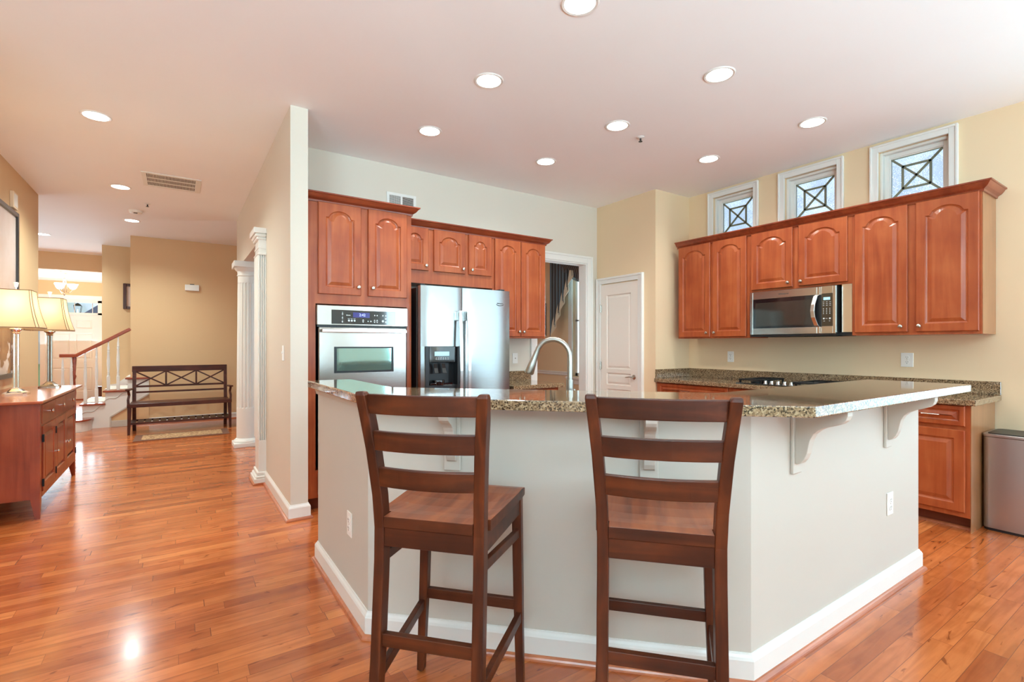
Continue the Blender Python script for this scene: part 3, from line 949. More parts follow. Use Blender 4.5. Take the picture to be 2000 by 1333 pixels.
def door(root, x, z, w, h, y, arch=True, knob=None, name='door', mat=None, st=0.056):
    m = MB(); front(m, x, z, w, h, y, arch, st)
    o = m.build(name, mat or CAB, root)
    if knob: knob_on(o, knob[0], knob[1], y - 0.02)
    return o


def bar_pull(dr, x, z, y, L=0.10):
    m = MB()
    m.tube([(x - L / 2, y, z), (x - L / 2, y - 0.024, z), (x + L / 2, y - 0.024, z), (x + L / 2, y, z)], 0.005, 8)
    return m.build('pull_handle', NICKEL, dr, smooth=True)


CROWN = [(0, 0), (0.010, 0), (0.012, 0.014), (0.020, 0.020), (0.030, 0.026), (0.040, 0.038), (0.048, 0.050), (0.052, 0.056), (0.060, 0.058), (0.060, 0.068), (0, 0.068)]

# tall oven cabinet
t = thing('oven_cabinet', 'tall cherry oven cabinet beside the partition wall', 'cabinet', (0.795, 3.98, 0))
m = MB(); w = 0.85
for dims in ((0, 0, 0.10, 0.074, 0.615, 2.375), (w - 0.04, 0, 0.10, w, 0.615, 2.375), (0.074, 0, 1.592, w - 0.04, 0.615, 2.375), (0.074, 0, 0.10, w - 0.04, 0.615, 0.312), (0.074, 0.55, 0.312, w - 0.04, 0.615, 1.592)):
    m.box(*dims)
m.build('body', CAB, t)
m = MB(); m.box(0.0, 0.07, 0, w, 0.6, 0.10); m.build('toe_kick', TOE, t)
door(t, 0.090, 1.668, 0.328, 0.706, 0, True, (0.395, 1.733))
door(t, 0.476, 1.668, 0.330, 0.706, 0, True, (0.510, 1.733))
dr = door(t, 0.090, 0.125, 0.716, 0.165, 0, False, None, 'drawer', st=0.03); bar_pull(dr, 0.45, 0.207, -0.02)
m = MB(); m.sweep([(-o, z) for o, z in CROWN], [(0, 0), (w, 0), (w, 0.615)], 2.372) if False else m.sweep([(-o, z) for o, z in CROWN], [(0, 0), (w, 0), (w, 0.615)], 2.372)
m.build('crown', CABX, t)

# double wall oven
ov = thing('wall_oven', 'stainless steel double wall oven with a blue clock, in the tall cabinet', 'oven', (0.872, 3.98, 0.315))
W_ = 0.73
m = MB(); m.box(0.02, -0.012, 0.006, W_ - 0.02, 0.5, 1.26); m.build('body', BLACK, ov)
m = MB(); m.box(0, -0.030, 1.113, W_, -0.002, 1.266, 0.004); cp = m.build('control_panel', STEELO, ov)
m = MB(); m.box(0.108, -0.0335, 1.122, 0.622, -0.0295, 1.232, 0.002); pg = m.build('control_glass', BLKGL, cp)
m = MB(); m.box(0.272, -0.0345, 1.176, 0.405, -0.0333, 1.216); m.build('display', LEDP, pg)
text_mesh('clock_digits', '2:42', 0.030, LEDB, pg, (0.345, -0.0348, 1.196), (R(90), 0, 0))
m = MB()
for q in range(3):
    m.lathe([(0.0055, -0.0342), (0.0055, -0.0333)], (0.190, 0, 1.140 + q * 0.030), 8, 'Y'); m.box(0.188, -0.0342, 1.150 + q * 0.030, 0.193, -0.0333, 1.156 + q * 0.030)
for q, xx in enumerate((0.240, 0.262, 0.284)):
    m.lathe([(0.008, -0.0342), (0.008, -0.0333)], (xx, 0, 1.150), 10, 'Y'); m.box(xx - 0.009, -0.0342, 1.163, xx + 0.007, -0.0333, 1.166)
for xx in (0.352, 0.445, 0.466):
    m.prism([(xx - 0.008, 1.153), (xx + 0.008, 1.153), (xx, 1.164)], -0.0342, -0.0333, 'Y'); m.prism([(xx - 0.008, 1.147), (xx + 0.008, 1.147), (xx, 1.136)], -0.0342, -0.0333, 'Y')
for xx, zz, rr in ((0.392, 1.148, 0.005), (0.414, 1.148, 0.006), (0.446, 1.197, 0.005), (0.466, 1.197, 0.005), (0.514, 1.197, 0.006), (0.538, 1.197, 0.006), (0.538, 1.172, 0.007), (0.514, 1.152, 0.010), (0.538, 1.146, 0.008)):
    m.lathe([(rr, -0.0342), (rr, -0.0333)], (xx, 0, zz), 10, 'Y')
m.box(0.224, -0.0342, 1.190, 0.252, -0.0333, 1.194); m.lathe([(0.005, -0.0342), (0.005, -0.0333)], (0.224, 0, 1.192), 8, 'Y')
build_loose(m, 'key', MARK, pg)
m = MB(); m.box(0.004, -0.020, 1.098, W_ - 0.004, 0, 1.112)
for q in range(46):
    m.box(0.012 + q * 0.0155, -0.024, 1.100, 0.020 + q * 0.0155, -0.02, 1.110)
m.build('vent_strip', BLACK, ov)
for z0, z1 in ((0.575, 1.094), (0.018, 0.560)):
    m = MB(); m.box(0.012, -0.034, z0, W_ - 0.012, -0.004, z1, 0.006); od = m.build('oven_door', STEELO, ov)
    zc = z0 + 0.30 - 0.03 if z0 > 0.3 else z0 + 0.27
    wz0, wz1 = z1 - 0.355, z1 - 0.150
    m = MB()
    for dims in ((0.126, 0.146, wz0, wz1), (0.584, 0.604, wz0, wz1)):
        m.box(dims[0], -0.037, dims[2], dims[1], -0.033, dims[3], 0.001)
    m.box(0.146, -0.037, wz0, 0.584, -0.033, wz0 + 0.016, 0.001); m.box(0.146, -0.037, wz1 - 0.012, 0.584, -0.033, wz1, 0.001)
    m.build('window_frame', BLACK, od)
    m = MB(); m.box(0.144, -0.0358, wz0 + 0.014, 0.586, -0.033, wz1 - 0.010); m.build('window_glass', OVGL, od)
    m = MB(); m.box(0.022, -0.094, z1 - 0.040, W_ - 0.03, -0.072, z1 - 0.012, 0.005)
    m.box(0.05, -0.075, z1 - 0.034, 0.07, -0.03, z1 - 0.018); m.box(W_ - 0.08, -0.075, z1 - 0.034, W_ - 0.06, -0.03, z1 - 0.018)
    m.build('handle', STEEL, od)

# refrigerator
fr = thing('refrigerator', 'stainless side-by-side refrigerator with an ice dispenser', 'refrigerator', (1.667, 3.85, 0))
m = MB(); m.box(0.004, 0.075, 0.02, 0.894, 0.72, 1.765, 0.006); m.build('body', BLACK, fr)
m = MB(); m.box(0.02, 0.03, 0.02, 0.88, 0.08, 0.11); m.build('base_grille', BLACK, fr)


def fridge_door(x0, x1, name, hole=None):
    m = MB()
    n = 12; prof = []
    for i in range(n + 1):
        u = i / n
        prof.append((x0 + (x1 - x0) * u, -0.010 * (1 - (2 * u - 1) ** 4) + 0.004))
    poly = prof + [(x1, 0.066), (x0, 0.066)]
    if not hole:
        m.prism(poly, 0.115, 1.775)
    else:
        ha, hb, hz0, hz1 = hole
        m.prism(poly, 0.115, hz0); m.prism(poly, hz1, 1.775)
        m.prism([p for p in prof if p[0] <= ha] + [(ha, -0.005), (ha, 0.066), (x0, 0.066)], hz0, hz1)
        m.prism([(hb, -0.005)] + [p for p in prof if p[0] >= hb] + [(x1, 0.066), (hb, 0.066)], hz0, hz1)
    return m.build(name, STEELF, fr, smooth=True)


HOLE = (0.044, 0.376, 0.895, 1.262)
fd1 = fridge_door(0.010, 0.396, 'freezer_door', HOLE)
fd2 = fridge_door(0.402, 0.901, 'fridge_door')
for dd, hx in ((fd1, 0.358), (fd2, 0.437)):
    m = MB()
    pts = [(hx, -0.004, 1.560), (hx, -0.040, 1.555), (hx, -0.052, 1.46), (hx, -0.062, 1.30), (hx, -0.066, 1.05), (hx, -0.062, 0.80), (hx, -0.052, 0.62), (hx, -0.040, 0.54), (hx, -0.004, 0.535)]
    m.bar(pts[1:-1], 0.030, 0.016, (1, 0, 0))
    m.box(hx - 0.015, -0.052, 1.485, hx + 0.015, 0.0, 1.570, 0.003); m.box(hx - 0.015, -0.048, 0.525, hx + 0.015, 0.0, 0.60, 0.003)
    m.build('handle', STEEL, dd, bevel=0.003)
# dispenser in the freezer door
dp = bx('dispenser', BLACK, fr, (HOLE[0], 0.060, HOLE[2], HOLE[1], 0.066, HOLE[3]))
m = MB()
m.box(HOLE[0], -0.014, HOLE[2], HOLE[0] + 0.036, 0.06, HOLE[3], 0.003); m.box(HOLE[1] - 0.030, -0.014, HOLE[2], HOLE[1], 0.06, HOLE[3], 0.003)
m.box(HOLE[0] + 0.036, -0.010, HOLE[2], HOLE[1] - 0.030, 0.06, HOLE[2] + 0.035, 0.003)
m.build('bezel', BLACK, dp)
m = MB(); m.box(HOLE[0] + 0.036, -0.014, 1.122, HOLE[1] - 0.030, 0.05, HOLE[3], 0.004); dc = m.build('dispenser_panel', BLKGL, dp)
bx('display', LCD, dp, (HOLE[0] + 0.085, -0.0155, 1.180, HOLE[0] + 0.222, -0.0138, 1.216))
m = MB()
for q in range(6):
    m.lathe([(0.0035, -0.0155), (0.0035, -0.0138)], (HOLE[0] + 0.100 + q * 0.022, 0, 1.163), 8, 'Y')
    m.box(HOLE[0] + 0.094 + q * 0.022, -0.0155, 1.150, HOLE[0] + 0.106 + q * 0.022, -0.0138, 1.1525)
build_loose(m, 'button', MARK, dp)
for q in (0, 1):
    xx = HOLE[0] + 0.115 + q * 0.075
    m = MB(); m.bar([(xx - 0.012, 0.012, 1.115), (xx - 0.004, 0.020, 1.075), (xx, 0.008, 1.030)], [0.030, 0.034, 0.038], 0.008, (1, 0, 0)); m.build('paddle', DARKM, dp, bevel=0.002)
m = MB(); m.lathe([(0.05, 0.93), (0.058, 0.965), (0.055, 0.972), (0.045, 0.945)], (HOLE[0] + 0.14, 0.03, 0), 20); m.box(HOLE[0] + 0.05, -0.006, 0.93, HOLE[0] + 0.26, 0.05, 0.95, 0.004)
m.build('drip_tray', BLKGL, dp, smooth=True)
for xa, xb in ((0.012, 0.06), (0.80, 0.86)):
    m = MB(); m.box(xa, 0.02, 1.776, xb, 0.10, 1.791, 0.004); m.build('hinge_cover', BLACK, fr)
# oval emblem with a swoosh
m = MB()
m.tube([(0.790 + 0.040 * math.cos(a), -0.008, 1.652 + 0.017 * math.sin(a)) for a in [R(v) for v in range(190, 352, 10)]], [0.0008 + 0.0022 * math.sin(PI * i / 16) for i in range(17)], 6)
em = m.build('emblem', DARKM, fd2)
text_mesh('emblem_lettering', 'Whirlpool', 0.015, DARKM, em, (0.790, -0.0075, 1.655), (R(90), 0, 0))

# wall cabinet above the refrigerator
t = thing('wall_cabinet', 'short cherry wall cabinet with three doors above the refrigerator', 'cabinet', (1.66, 4.30, 1.85))
m = MB(); m.box(0, 0, 0, 0.995, 0.295, 0.525); m.build('body', CAB, t)
door(t, 0.015, 0.12, 0.269, 0.395, 0, True, (0.255, 0.165))
door(t, 0.339, 0.12, 0.334, 0.395, 0, True, (0.645, 0.165))
door(t, 0.716, 0.12, 0.262, 0.395, 0, True, (0.745, 0.165))
# wall cabinet right of the refrigerator
t = thing('wall_cabinet', 'tall cherry wall cabinet with two doors right of the refrigerator', 'cabinet', (2.656, 4.30, 1.345))
m = MB(); m.box(0, 0, 0, 0.68, 0.295, 1.03); m.build('body', CAB, t)
door(t, 0.024, 0.018, 0.320, 1.000, 0, True, (0.318, 0.068))
door(t, 0.351, 0.018, 0.318, 1.000, 0, True, (0.375, 0.068))
m = MB(); m.sweep([(-o, z) for o, z in CROWN], [(1.712, 4.30), (3.337, 4.30), (3.337, 4.595)], 2.362)
tag(m.build('crown_molding', CABX), 'cherry crown moulding along the cabinets above the refrigerator', 'crown moulding')
# base cabinet and counter right of the refrigerator
t = thing('base_cabinet', 'cherry base cabinet between the refrigerator and the doorway', 'cabinet', (2.665, 4.00, 0))
m = MB(); m.box(0, 0, 0.10, 0.61, 0.595, 0.838); m.build('body', CAB, t)
m = MB(); m.box(0, 0.07, 0, 0.60, 0.58, 0.10); m.build('toe_kick', TOE, t)
dr = door(t, 0.03, 0.69, 0.55, 0.135, 0, False, None, 'drawer', st=0.03); bar_pull(dr, 0.30, 0.757, -0.02)
door(t, 0.03, 0.125, 0.27, 0.55, 0, False, (0.27, 0.63)); door(t, 0.31, 0.125, 0.27, 0.55, 0, False, (0.34, 0.63))
ct = thing('granite_countertop', 'short granite counter between the refrigerator and the doorway', 'countertop', (2.665, 4.60, 0.84))
m = MB(); m.box(0, -0.675, 0, 0.635, -0.001, 0.04, 0.004); m.build('slab', GRAN, ct)
m = MB(); m.box(0, -0.022, 0.04, 0.680, -0.001, 0.142, 0.002); m.build('backsplash', GRAN, ct)

# right wall: uppers, in a frame whose x runs along the wall toward the viewer
RZ = R(-90)
t = thing('wall_cabinet', 'cherry wall cabinet with two doors at the corner, left of the microwave', 'cabinet', (4.65, 3.555, 1.345), RZ)
m = MB(); m.box(0, 0, 0, 0.833, 0.335, 1.015); m.build('body', CAB, t)
door(t, 0.012, 0.014, 0.392, 0.995, 0, True, (0.372, 0.058)); door(t, 0.434, 0.014, 0.371, 0.995, 0, True, (0.462, 0.058))
t = thing('wall_cabinet', 'short cherry wall cabinet with two doors above the microwave', 'cabinet', (4.65, 2.721, 1.786), RZ)
m = MB(); m.box(0, 0, 0, 0.890, 0.335, 0.574); m.build('body', CAB, t)
door(t, 0.022, 0.020, 0.390, 0.546, 0, True, (0.380, 0.060)); door(t, 0.465, 0.020, 0.394, 0.546, 0, True, (0.492, 0.060))
t = thing('wall_cabinet', 'tall cherry wall cabinet with two wide doors, right of the microwave', 'cabinet', (4.65, 1.830, 1.352), RZ)
m = MB(); m.box(0, 0, 0, 0.800, 0.335, 1.008); m.build('body', CAB, t)
m = MB(); m.box(0.8005, 0.012, 0, 0.803, 0.335, 1.008); m.build('end_panel', SIDEP, t, label='pale veneer end panel')
door(t, 0.022, 0.022, 0.357, 0.978, 0, True, (0.340, 0.065)); door(t, 0.431, 0.022, 0.358, 0.978, 0, True, (0.455, 0.065))
m = MB(); m.sweep([(-o, z) for o, z in CROWN], [(4.65, 3.565), (4.65, 1.027), (4.985, 1.027)], 2.347)
tag(m.build('crown_molding', CABX), 'long cherry crown moulding above the microwave wall cabinets', 'crown moulding')

# microwave
mw = thing('microwave', 'stainless over-the-range microwave with a curved handle', 'microwave', (4.585, 2.680, 1.352), RZ)
m = MB(); m.box(0.004, 0.03, 0.0, 0.748, 0.40, 0.425); m.build('body', DARKM, mw)
m = MB()
dx = 0.628
# door as a frame round the window
for dims in ((0, 0, 0.020, 0.026, 0.03, 0.424), (0.602, 0, 0.020, dx, 0.03, 0.424), (0.026, 0, 0.020, 0.602, 0.03, 0.078), (0.026, 0, 0.356, 0.602, 0.03, 0.424)):
    m.box(*dims, bev=0.002)
md = m.build('microwave_door', STEELO, mw)
m = MB(); m.box(0.026, 0.002, 0.078, 0.602, 0.02, 0.356); m.build('door_window', BLKGL, md)
m = MB(); m.box(0.05, 0.0012, 0.100, 0.585, 0.004, 0.320); m.build('window_screen', MWGL, md)
m = MB(); m.box(0.598, -0.001, 0.078, 0.640, 0.012, 0.356, 0.001); m.build('handle_recess', BLACK, md)
m = MB(); m.bar([(0.606, 0.0, 0.352), (0.600, -0.018, 0.340), (0.590, -0.038, 0.27), (0.586, -0.043, 0.215), (0.590, -0.038, 0.16), (0.606, -0.018, 0.092), (0.612, 0.0, 0.080)], 0.034, 0.010, (1, 0.0, 0)); m.build('handle', STEEL, md, bevel=0.003)
m = MB()
for dims in ((dx + 0.002, 0, 0.020, 0.640, 0.03, 0.424), (0.728, 0, 0.020, 0.750, 0.03, 0.424), (0.640, 0, 0.020, 0.728, 0.03, 0.082), (0.640, 0, 0.362, 0.728, 0.03, 0.424)):
    m.box(*dims, bev=0.001)
cp = m.build('control_panel', STEELO, mw)
m = MB(); m.box(0.638, 0.001, 0.080, 0.730, 0.02, 0.364); kp = m.build('keypad', BLKGL, cp)
bx('display', LCD, kp, (0.655, -0.0002, 0.306, 0.708, 0.0012, 0.330))
text_mesh('clock_digits', '2:47', 0.020, LEDB, kp, (0.682, -0.0006, 0.318), (R(90), 0, 0))
m = MB()
for r_ in range(3):
    for c_ in range(3):
        m.box(0.650 + c_ * 0.026, 0.0, 0.288 - r_ * 0.015, 0.662 + c_ * 0.026, 0.0012, 0.291 - r_ * 0.015)
for r_ in range(4):
    for c_ in range(3):
        m.box(0.653 + c_ * 0.025, 0.0, 0.230 - r_ * 0.014, 0.658 + c_ * 0.025, 0.0012, 0.236 - r_ * 0.014)
for c_ in (0, 2):
    m.box(0.652 + c_ * 0.024, 0.0, 0.142, 0.664 + c_ * 0.024, 0.0012, 0.154)
m.box(0.672, 0.0, 0.146, 0.688, 0.0012, 0.149); m.box(0.655, 0, 0.125, 0.667, 0.0012, 0.128); m.box(0.700, 0, 0.125, 0.708, 0.0012, 0.128)
build_loose(m, 'key', MARK, kp)
text_mesh('brand_lettering', 'Whirlpool', 0.022, MARKD, md, (0.318, -0.0006, 0.390), (R(90), 0, 0))
m = MB(); m.box(0.0, 0.006, 0.0, 0.750, 0.38, 0.019); m.build('bottom_grille', BLACK, mw)
m = MB(); m.box(0.772, 0.064, 0.030, 0.848, 0.072, 0.433); m.box(-0.038, 0.064, 0.030, -0.012, 0.072, 0.433); m.build('side_filler', STEEL, mw)
m = MB(); m.box(0.750, 0.070, 0.002, 0.848, 0.36, 0.028); m.build('filler_base', BLACK, mw)

# base run on the right wall
units = [(3.665, 0.895, 'cherry base cabinet in the corner by the pantry'), (2.770, 0.960, 'cherry base cabinet below the cooktop'), (1.810, 0.370, 'narrow cherry base cabinet between the cooktop base and the end unit')]
for y1, wd, lb in units:
    t = thing('base_cabinet', lb, 'cabinet', (4.42, y1, 0), RZ)
    m = MB(); m.box(0, 0, 0.10, wd, 0.565, 0.862); m.build('body', CAB, t)
    m = MB(); m.box(0, 0.09, 0, wd, 0.5, 0.10); m.build('toe_kick', TOE, t)
    dr = door(t, 0.03, 0.72, wd - 0.06, 0.136, 0, False, None, 'drawer', st=0.03); bar_pull(dr, wd * 0.43, 0.788, -0.02)
    if wd > 0.5:
        hw = (wd - 0.075) / 2
        door(t, 0.03, 0.135, hw, 0.557, 0, False, (0.03 + hw - 0.03, 0.65)); door(t, 0.045 + hw, 0.135, hw, 0.557, 0, False, (0.075 + hw, 0.65))
    else:
        door(t, 0.03, 0.135, wd - 0.06, 0.557, 0, False, (0.06, 0.65))
t = thing('base_cabinet', 'cherry base cabinet with one drawer and one door, beside the trash can', 'cabinet', (4.42, 1.440, 0), RZ)
m = MB(); m.box(0, 0, 0.10, 0.404, 0.565, 0.862); m.build('body', CAB, t)
m = MB(); m.box(0.4045, 0.002, 0.0, 0.408, 0.565, 0.862); m.build('end_panel', SIDEP, t, label='tan veneer end panel')
m = MB(); m.box(0, 0.09, 0, 0.404, 0.5, 0.10); m.build('toe_kick', TOE, t)
dr = door(t, 0.022, 0.720, 0.357, 0.138, 0, False, None, 'drawer', st=0.028); bar_pull(dr, 0.200, 0.789, -0.02)
door(t, 0.022, 0.135, 0.357, 0.557, 0, False, (0.05, 0.64))
m = MB(); m.sweep([(0, 0), (-0.016, 0), (-0.012, 0.012), (0, 0.018)], [(4.51, 3.66), (4.51, 1.03)], 0)
struct(m.build('trim_6', SHOE), 'shoe moulding along the toe kick of the right-hand cabinets', 'trim')
ct = thing('granite_countertop', 'long granite counter with a backsplash below the microwave', 'countertop', (XR, 3.67, 0.865))
m = MB(); m.box(-0.620, -2.672, 0, -0.001, -0.001, 0.040, 0.004); m.build('slab', GRAN, ct)
m = MB(); m.box(-0.021, -2.672, 0.040, -0.001, -0.001, 0.138, 0.002); m.build('backsplash', GRAN, ct)
m = MB(); m.box(-0.600, -0.021, 0.040, -0.021, -0.001, 0.138, 0.002); m.build('side_splash', GRAN, ct)

# cooktop
ck = thing('cooktop', 'black gas cooktop with five steel knobs, in the counter under the microwave', 'cooktop', (4.70, 2.37, 0.9055))
m = MB(); m.box(-0.24, -0.385, 0, 0.23, 0.385, 0.008, 0.003); m.build('glass_base', BLKGL, ck)
for i, (bxx, by) in enumerate(((-0.10, 0.26), (0.12, 0.26), (-0.10, -0.26), (0.12, -0.26), (0.12, 0.0))):
    m = MB(); m.lathe([(0.045, 0.008), (0.045, 0.016), (0.03, 0.022)], (bxx, by, 0), 18); m.build('burner', IRON, ck)
for s in (-1, 1):
    m = MB()
    for yy in (-0.10, 0.0, 0.10):
        m.box(-0.21, s * 0.26 + yy - 0.006, 0.030, 0.21, s * 0.26 + yy + 0.006, 0.044, 0.002)
    for xx in (-0.21, -0.10, 0.12, 0.20):
        m.box(xx - 0.006, s * 0.26 - 0.11, 0.030, xx + 0.006, s * 0.26 + 0.11, 0.044, 0.002)
    for xx in (-0.20, 0.20):
        for yy in (-0.1, 0.1):
            m.box(xx - 0.007, s * 0.26 + yy - 0.007, 0.006, xx + 0.007, s * 0.26 + yy + 0.007, 0.032)
    m.build('grate', IRON, ck)
for i in range(5):
    m = MB(); m.lathe([(0.020, 0.008), (0.020, 0.012), (0.016, 0.014), (0.013, 0.036), (0.010, 0.038)], (-0.19, 0.118 - i * 0.059, 0), 16); m.build('knob', CHROME, ck, smooth=True)

# trash can
tc_ = thing('trash_can', 'slim grey steel trash can beside the end of the right-hand counter', 'trash can', (4.62, 1.022, 0))


def rrect(x0, y0, x1, y1, r, n=6):
    p = []
    for cx, cy, a0 in ((x1 - r, y1 - r, 0), (x0 + r, y1 - r, 90), (x0 + r, y0 + r, 180), (x1 - r, y0 + r, 270)):
        for i in range(n + 1):
            a = R(a0 + 90 * i / n); p.append((cx + r * math.cos(a), cy + r * math.sin(a)))
    return p


m = MB(); pr = rrect(0, -0.52, 0.335, 0, 0.035); m.prism(pr, 0.018, 0.640); m.build('bin', STEELC, tc_, smooth=True)
m = MB(); m.prism(rrect(0.004, -0.516, 0.331, -0.004, 0.033), 0.0, 0.018); m.build('base_ring', BLACK, tc_)
m = MB(); m.prism(rrect(-0.003, -0.523, 0.338, 0.003, 0.036), 0.642, 0.662); ld = m.build('lid', STEELC, tc_, smooth=True, bevel=0.004)
m = MB(); m.prism(rrect(0.02, -0.50, 0.315, -0.02, 0.03), 0.662, 0.667); m.build('lid_flap', DARKM, ld)

# faucet
fc = thing('faucet', 'tall brushed nickel gooseneck faucet behind the bar top', 'faucet', (1.571, 1.829, 0.904))
m = MB(); m.lathe([(0.030, 0), (0.030, 0.006), (0.020, 0.012), (0.0175, 0.03), (0.0175, 0.20)], (0, 0, 0), 20); m.build('body', FAUCETM, fc, smooth=True)
dirx, diry = -0.62, 0.78
pts, r0 = [], 0.085
pts.append((0, 0, 0.19)); pts.append((0, 0, 0.305))
for i in range(1, 13):
    a = PI * i / 12 * 0.92
    q = r0 * (1 - math.cos(a)); pts.append((dirx * q, diry * q, 0.310 + r0 * math.sin(a)))
ex, ez = pts[-1], None
m = MB(); m.tube(pts, 0.0125, 12); m.build('spout', FAUCETM, fc, smooth=True)
e1 = Vector(pts[-1]); dv = (Vector(pts[-1]) - Vector(pts[-2])).normalized()
m = MB(); m.tube([e1 - dv * 0.004, e1 + dv * 0.02, e1 + dv * 0.06, e1 + dv * 0.105, e1 + dv * 0.112], [0.0135, 0.0145, 0.019, 0.0245, 0.021], 16); m.build('spray_head', FAUCETM, fc, smooth=True)
m = MB(); m.tube([(0.0, 0.0, 0.10), (0.03, 0.01, 0.105), (0.045, 0.02, 0.15)], [0.008, 0.007, 0.005], 8); m.build('lever', FAUCETM, fc, smooth=True)

# ------------------------------------------------------------------ bar stools (local: y forward to the island, x right, origin at the back posts' back faces)
def stool_parts(root):
    # rear posts with back
    for s in (-1, 1):
        m = MB()
        pz = [(0.0, -0.050, 0.186), (0.30, -0.022, 0.181), (0.60, 0.0, 0.180), (0.70, 0.002, 0.180), (0.80, -0.006, 0.183), (0.95, -0.028, 0.193), (1.05, -0.046, 0.203), (1.118, -0.060, 0.210), (1.130, -0.058, 0.209)]
        rings = []
        for z, y, xo in pz:
            wv = 0.034; dp = 0.046 if z < 1.1 else 0.036
            if z > 1.125: wv, dp = 0.026, 0.026
            x0, x1 = s * xo, s * (xo - wv)
            rings.append([(x0, y, z), (x1, y, z), (x1, y + dp, z), (x0, y + dp, z)])
        m.ring_loft(rings); m.build('leg', STOOL, root, bevel=0.004)
    # slats, bowed backward in the middle
    for z0, z1 in ((1.062, 1.122), (0.948, 1.008), (0.833, 0.893)):
        m = MB(); rings = []
        zc = (z0 + z1) / 2
        yb = -0.058 * ((zc - 0.72) / 0.40) + 0.012
        hw = 0.150 + (zc - 0.735) / 0.39 * 0.030
        for i in range(13):
            u = -1 + 2 * i / 12
            bow = -0.022 * (1 - u * u)
            x = u * hw; t0 = -0.004
            rings.append([(x, yb + bow, z0), (x, yb + bow + 0.020, z0), (x, yb + bow + 0.020 + t0, z1), (x, yb + bow + t0, z1)])
        m.ring_loft(rings); m.build('back_slat', STOOLX, root, bevel=0.003)
    # saddle seat
    m = MB()
    rows = [(0.000, 0.146), (0.051, 0.146), (0.053, 0.186), (0.10, 0.190), (0.17, 0.195), (0.25, 0.200), (0.33, 0.204), (0.40, 0.206), (0.435, 0.206), (0.452, 0.203)]
    NX = 16
    top, bot = [], []
    for y, hw in rows:
        tr, br_ = [], []
        for i in range(NX + 1):
            u = -1 + 2 * i / NX
            v_ = min(1, max(0, (y - 0.04) / 0.36))
            dip = 0.013 * math.sin(PI * min(1, v_ * 1.15) if v_ < 0.87 else PI) * (1 - u ** 4)
            zt = 0.737 - max(0, dip) - (0.012 * ((y - 0.40) / 0.052) ** 2 if y > 0.40 else 0)
            tr.append(m.v((u * hw, y, zt))); br_.append(m.v((u * hw, y, 0.703)))
        top.append(tr); bot.append(br_)
    for a in range(len(rows) - 1):
        for i in range(NX):
            m.f([top[a][i], top[a][i + 1], top[a + 1][i + 1], top[a + 1][i]]); m.f([bot[a][i], bot[a + 1][i], bot[a + 1][i + 1], bot[a][i + 1]])
        m.f([top[a][0], top[a + 1][0], bot[a + 1][0], bot[a][0]]); m.f([top[a][NX], bot[a][NX], bot[a + 1][NX], top[a + 1][NX]])
    for i in range(NX):
        m.f([top[0][i], bot[0][i], bot[0][i + 1], top[0][i + 1]]); m.f([top[-1][i], top[-1][i + 1], bot[-1][i + 1], bot[-1][i]])
    so = m.build('seat', SEATW, root, bevel=0.003)
    so.data.materials.append(STOOLX)
    for p in so.data.polygons:
        if abs(p.normal.z) < 0.5: p.material_index = 1
    # aprons
    m = MB()
    m.box(-0.147, 0.006, 0.642, 0.147, 0.028, 0.702, 0.002)
    m.box(-0.165, 0.405, 0.642, 0.165, 0.425, 0.702, 0.002)
    for s in (-1, 1):
        m.bar([(s * 0.168, 0.046, 0.672), (s * 0.186, 0.405, 0.672)], 0.060, 0.020, (0, 0, 1))
    m.build('apron', STOOLX, root)
    # front legs
    for s in (-1, 1):
        m = MB(); rings = []
        for z, yo, xo, wv in ((0.004, 0.382, 0.213, 0.028), (0.35, 0.390, 0.206, 0.034), (0.702, 0.396, 0.200, 0.036)):
            x0, x1 = s * xo, s * (xo - wv)
            rings.append([(x0, yo, z), (x1, yo, z), (x1, yo + wv, z), (x0, yo + wv, z)])
        m.ring_loft(rings); lg = m.build('leg', STOOL, root, bevel=0.003)
        m = MB(); m.lathe([(0.010, 0), (0.011, 0.006)], (s * 0.199, 0.396, 0), 10); m.build('rubber_foot', RUBBER, lg)
    # stretchers
    def rail(a, b, h, tk):
        m = MB(); m.bar([a, b], h, tk, (0, 0, 1)); m.build('stretcher', STOOLX, root, bevel=0.002)
    rail((-0.152, 0.004, 0.356), (0.152, 0.004, 0.356), 0.040, 0.022)
    rail((-0.175, 0.408, 0.302), (0.175, 0.408, 0.302), 0.040, 0.020)
    for s in (-1, 1):
        rail((s * 0.166, 0.015, 0.240), (s * 0.194, 0.392, 0.262), 0.036, 0.020)
        rail((s * 0.165, 0.035, 0.598), (s * 0.186, 0.400, 0.570), 0.032, 0.018)


st = thing('bar_stool', 'dark walnut ladder-back bar stool nearer the hall, with its seat showing at the right', 'bar stool', (0.626, 1.391, 0), R(-48.1), 'ladder-back bar stools at the island')
stool_parts(st)
st2 = copy_tree(st)
st2.location = (1.145, 0.938, 0); st2.rotation_euler = (0, 0, R(-47.9))
st2['label'] = 'dark walnut ladder-back bar stool seen squarely from behind, by the sunlit corner of the island'

# ------------------------------------------------------------------ ceiling fixtures
def downlight(x, y, label, group, power, tint):
    t = thing('recessed_light', label, 'ceiling light', (x, y, H), 0, group)
    m = MB(); m.lathe([(0.078, -0.004), (0.092, -0.006), (0.098, -0.001), (0.098, 0.0)], (0, 0, 0), 32, cap=False); m.build('trim_ring', WHITE, t, smooth=True)
    m = MB(); m.lathe([(0.001, -0.0045), (0.079, -0.0045), (0.079, -0.001)], (0, 0, 0), 32); m.build('lens', LENS, t)
    d = bpy.data.lights.new('downlight_glow', 'SPOT'); d.energy = power; d.spot_size = R(150); d.spot_blend = 0.9; d.shadow_soft_size = 0.07; d.color = tint
    o = bpy.data.objects.new('downlight_glow', d); COL.objects.link(o); o.parent = t; o.location = (0, 0, -0.02)


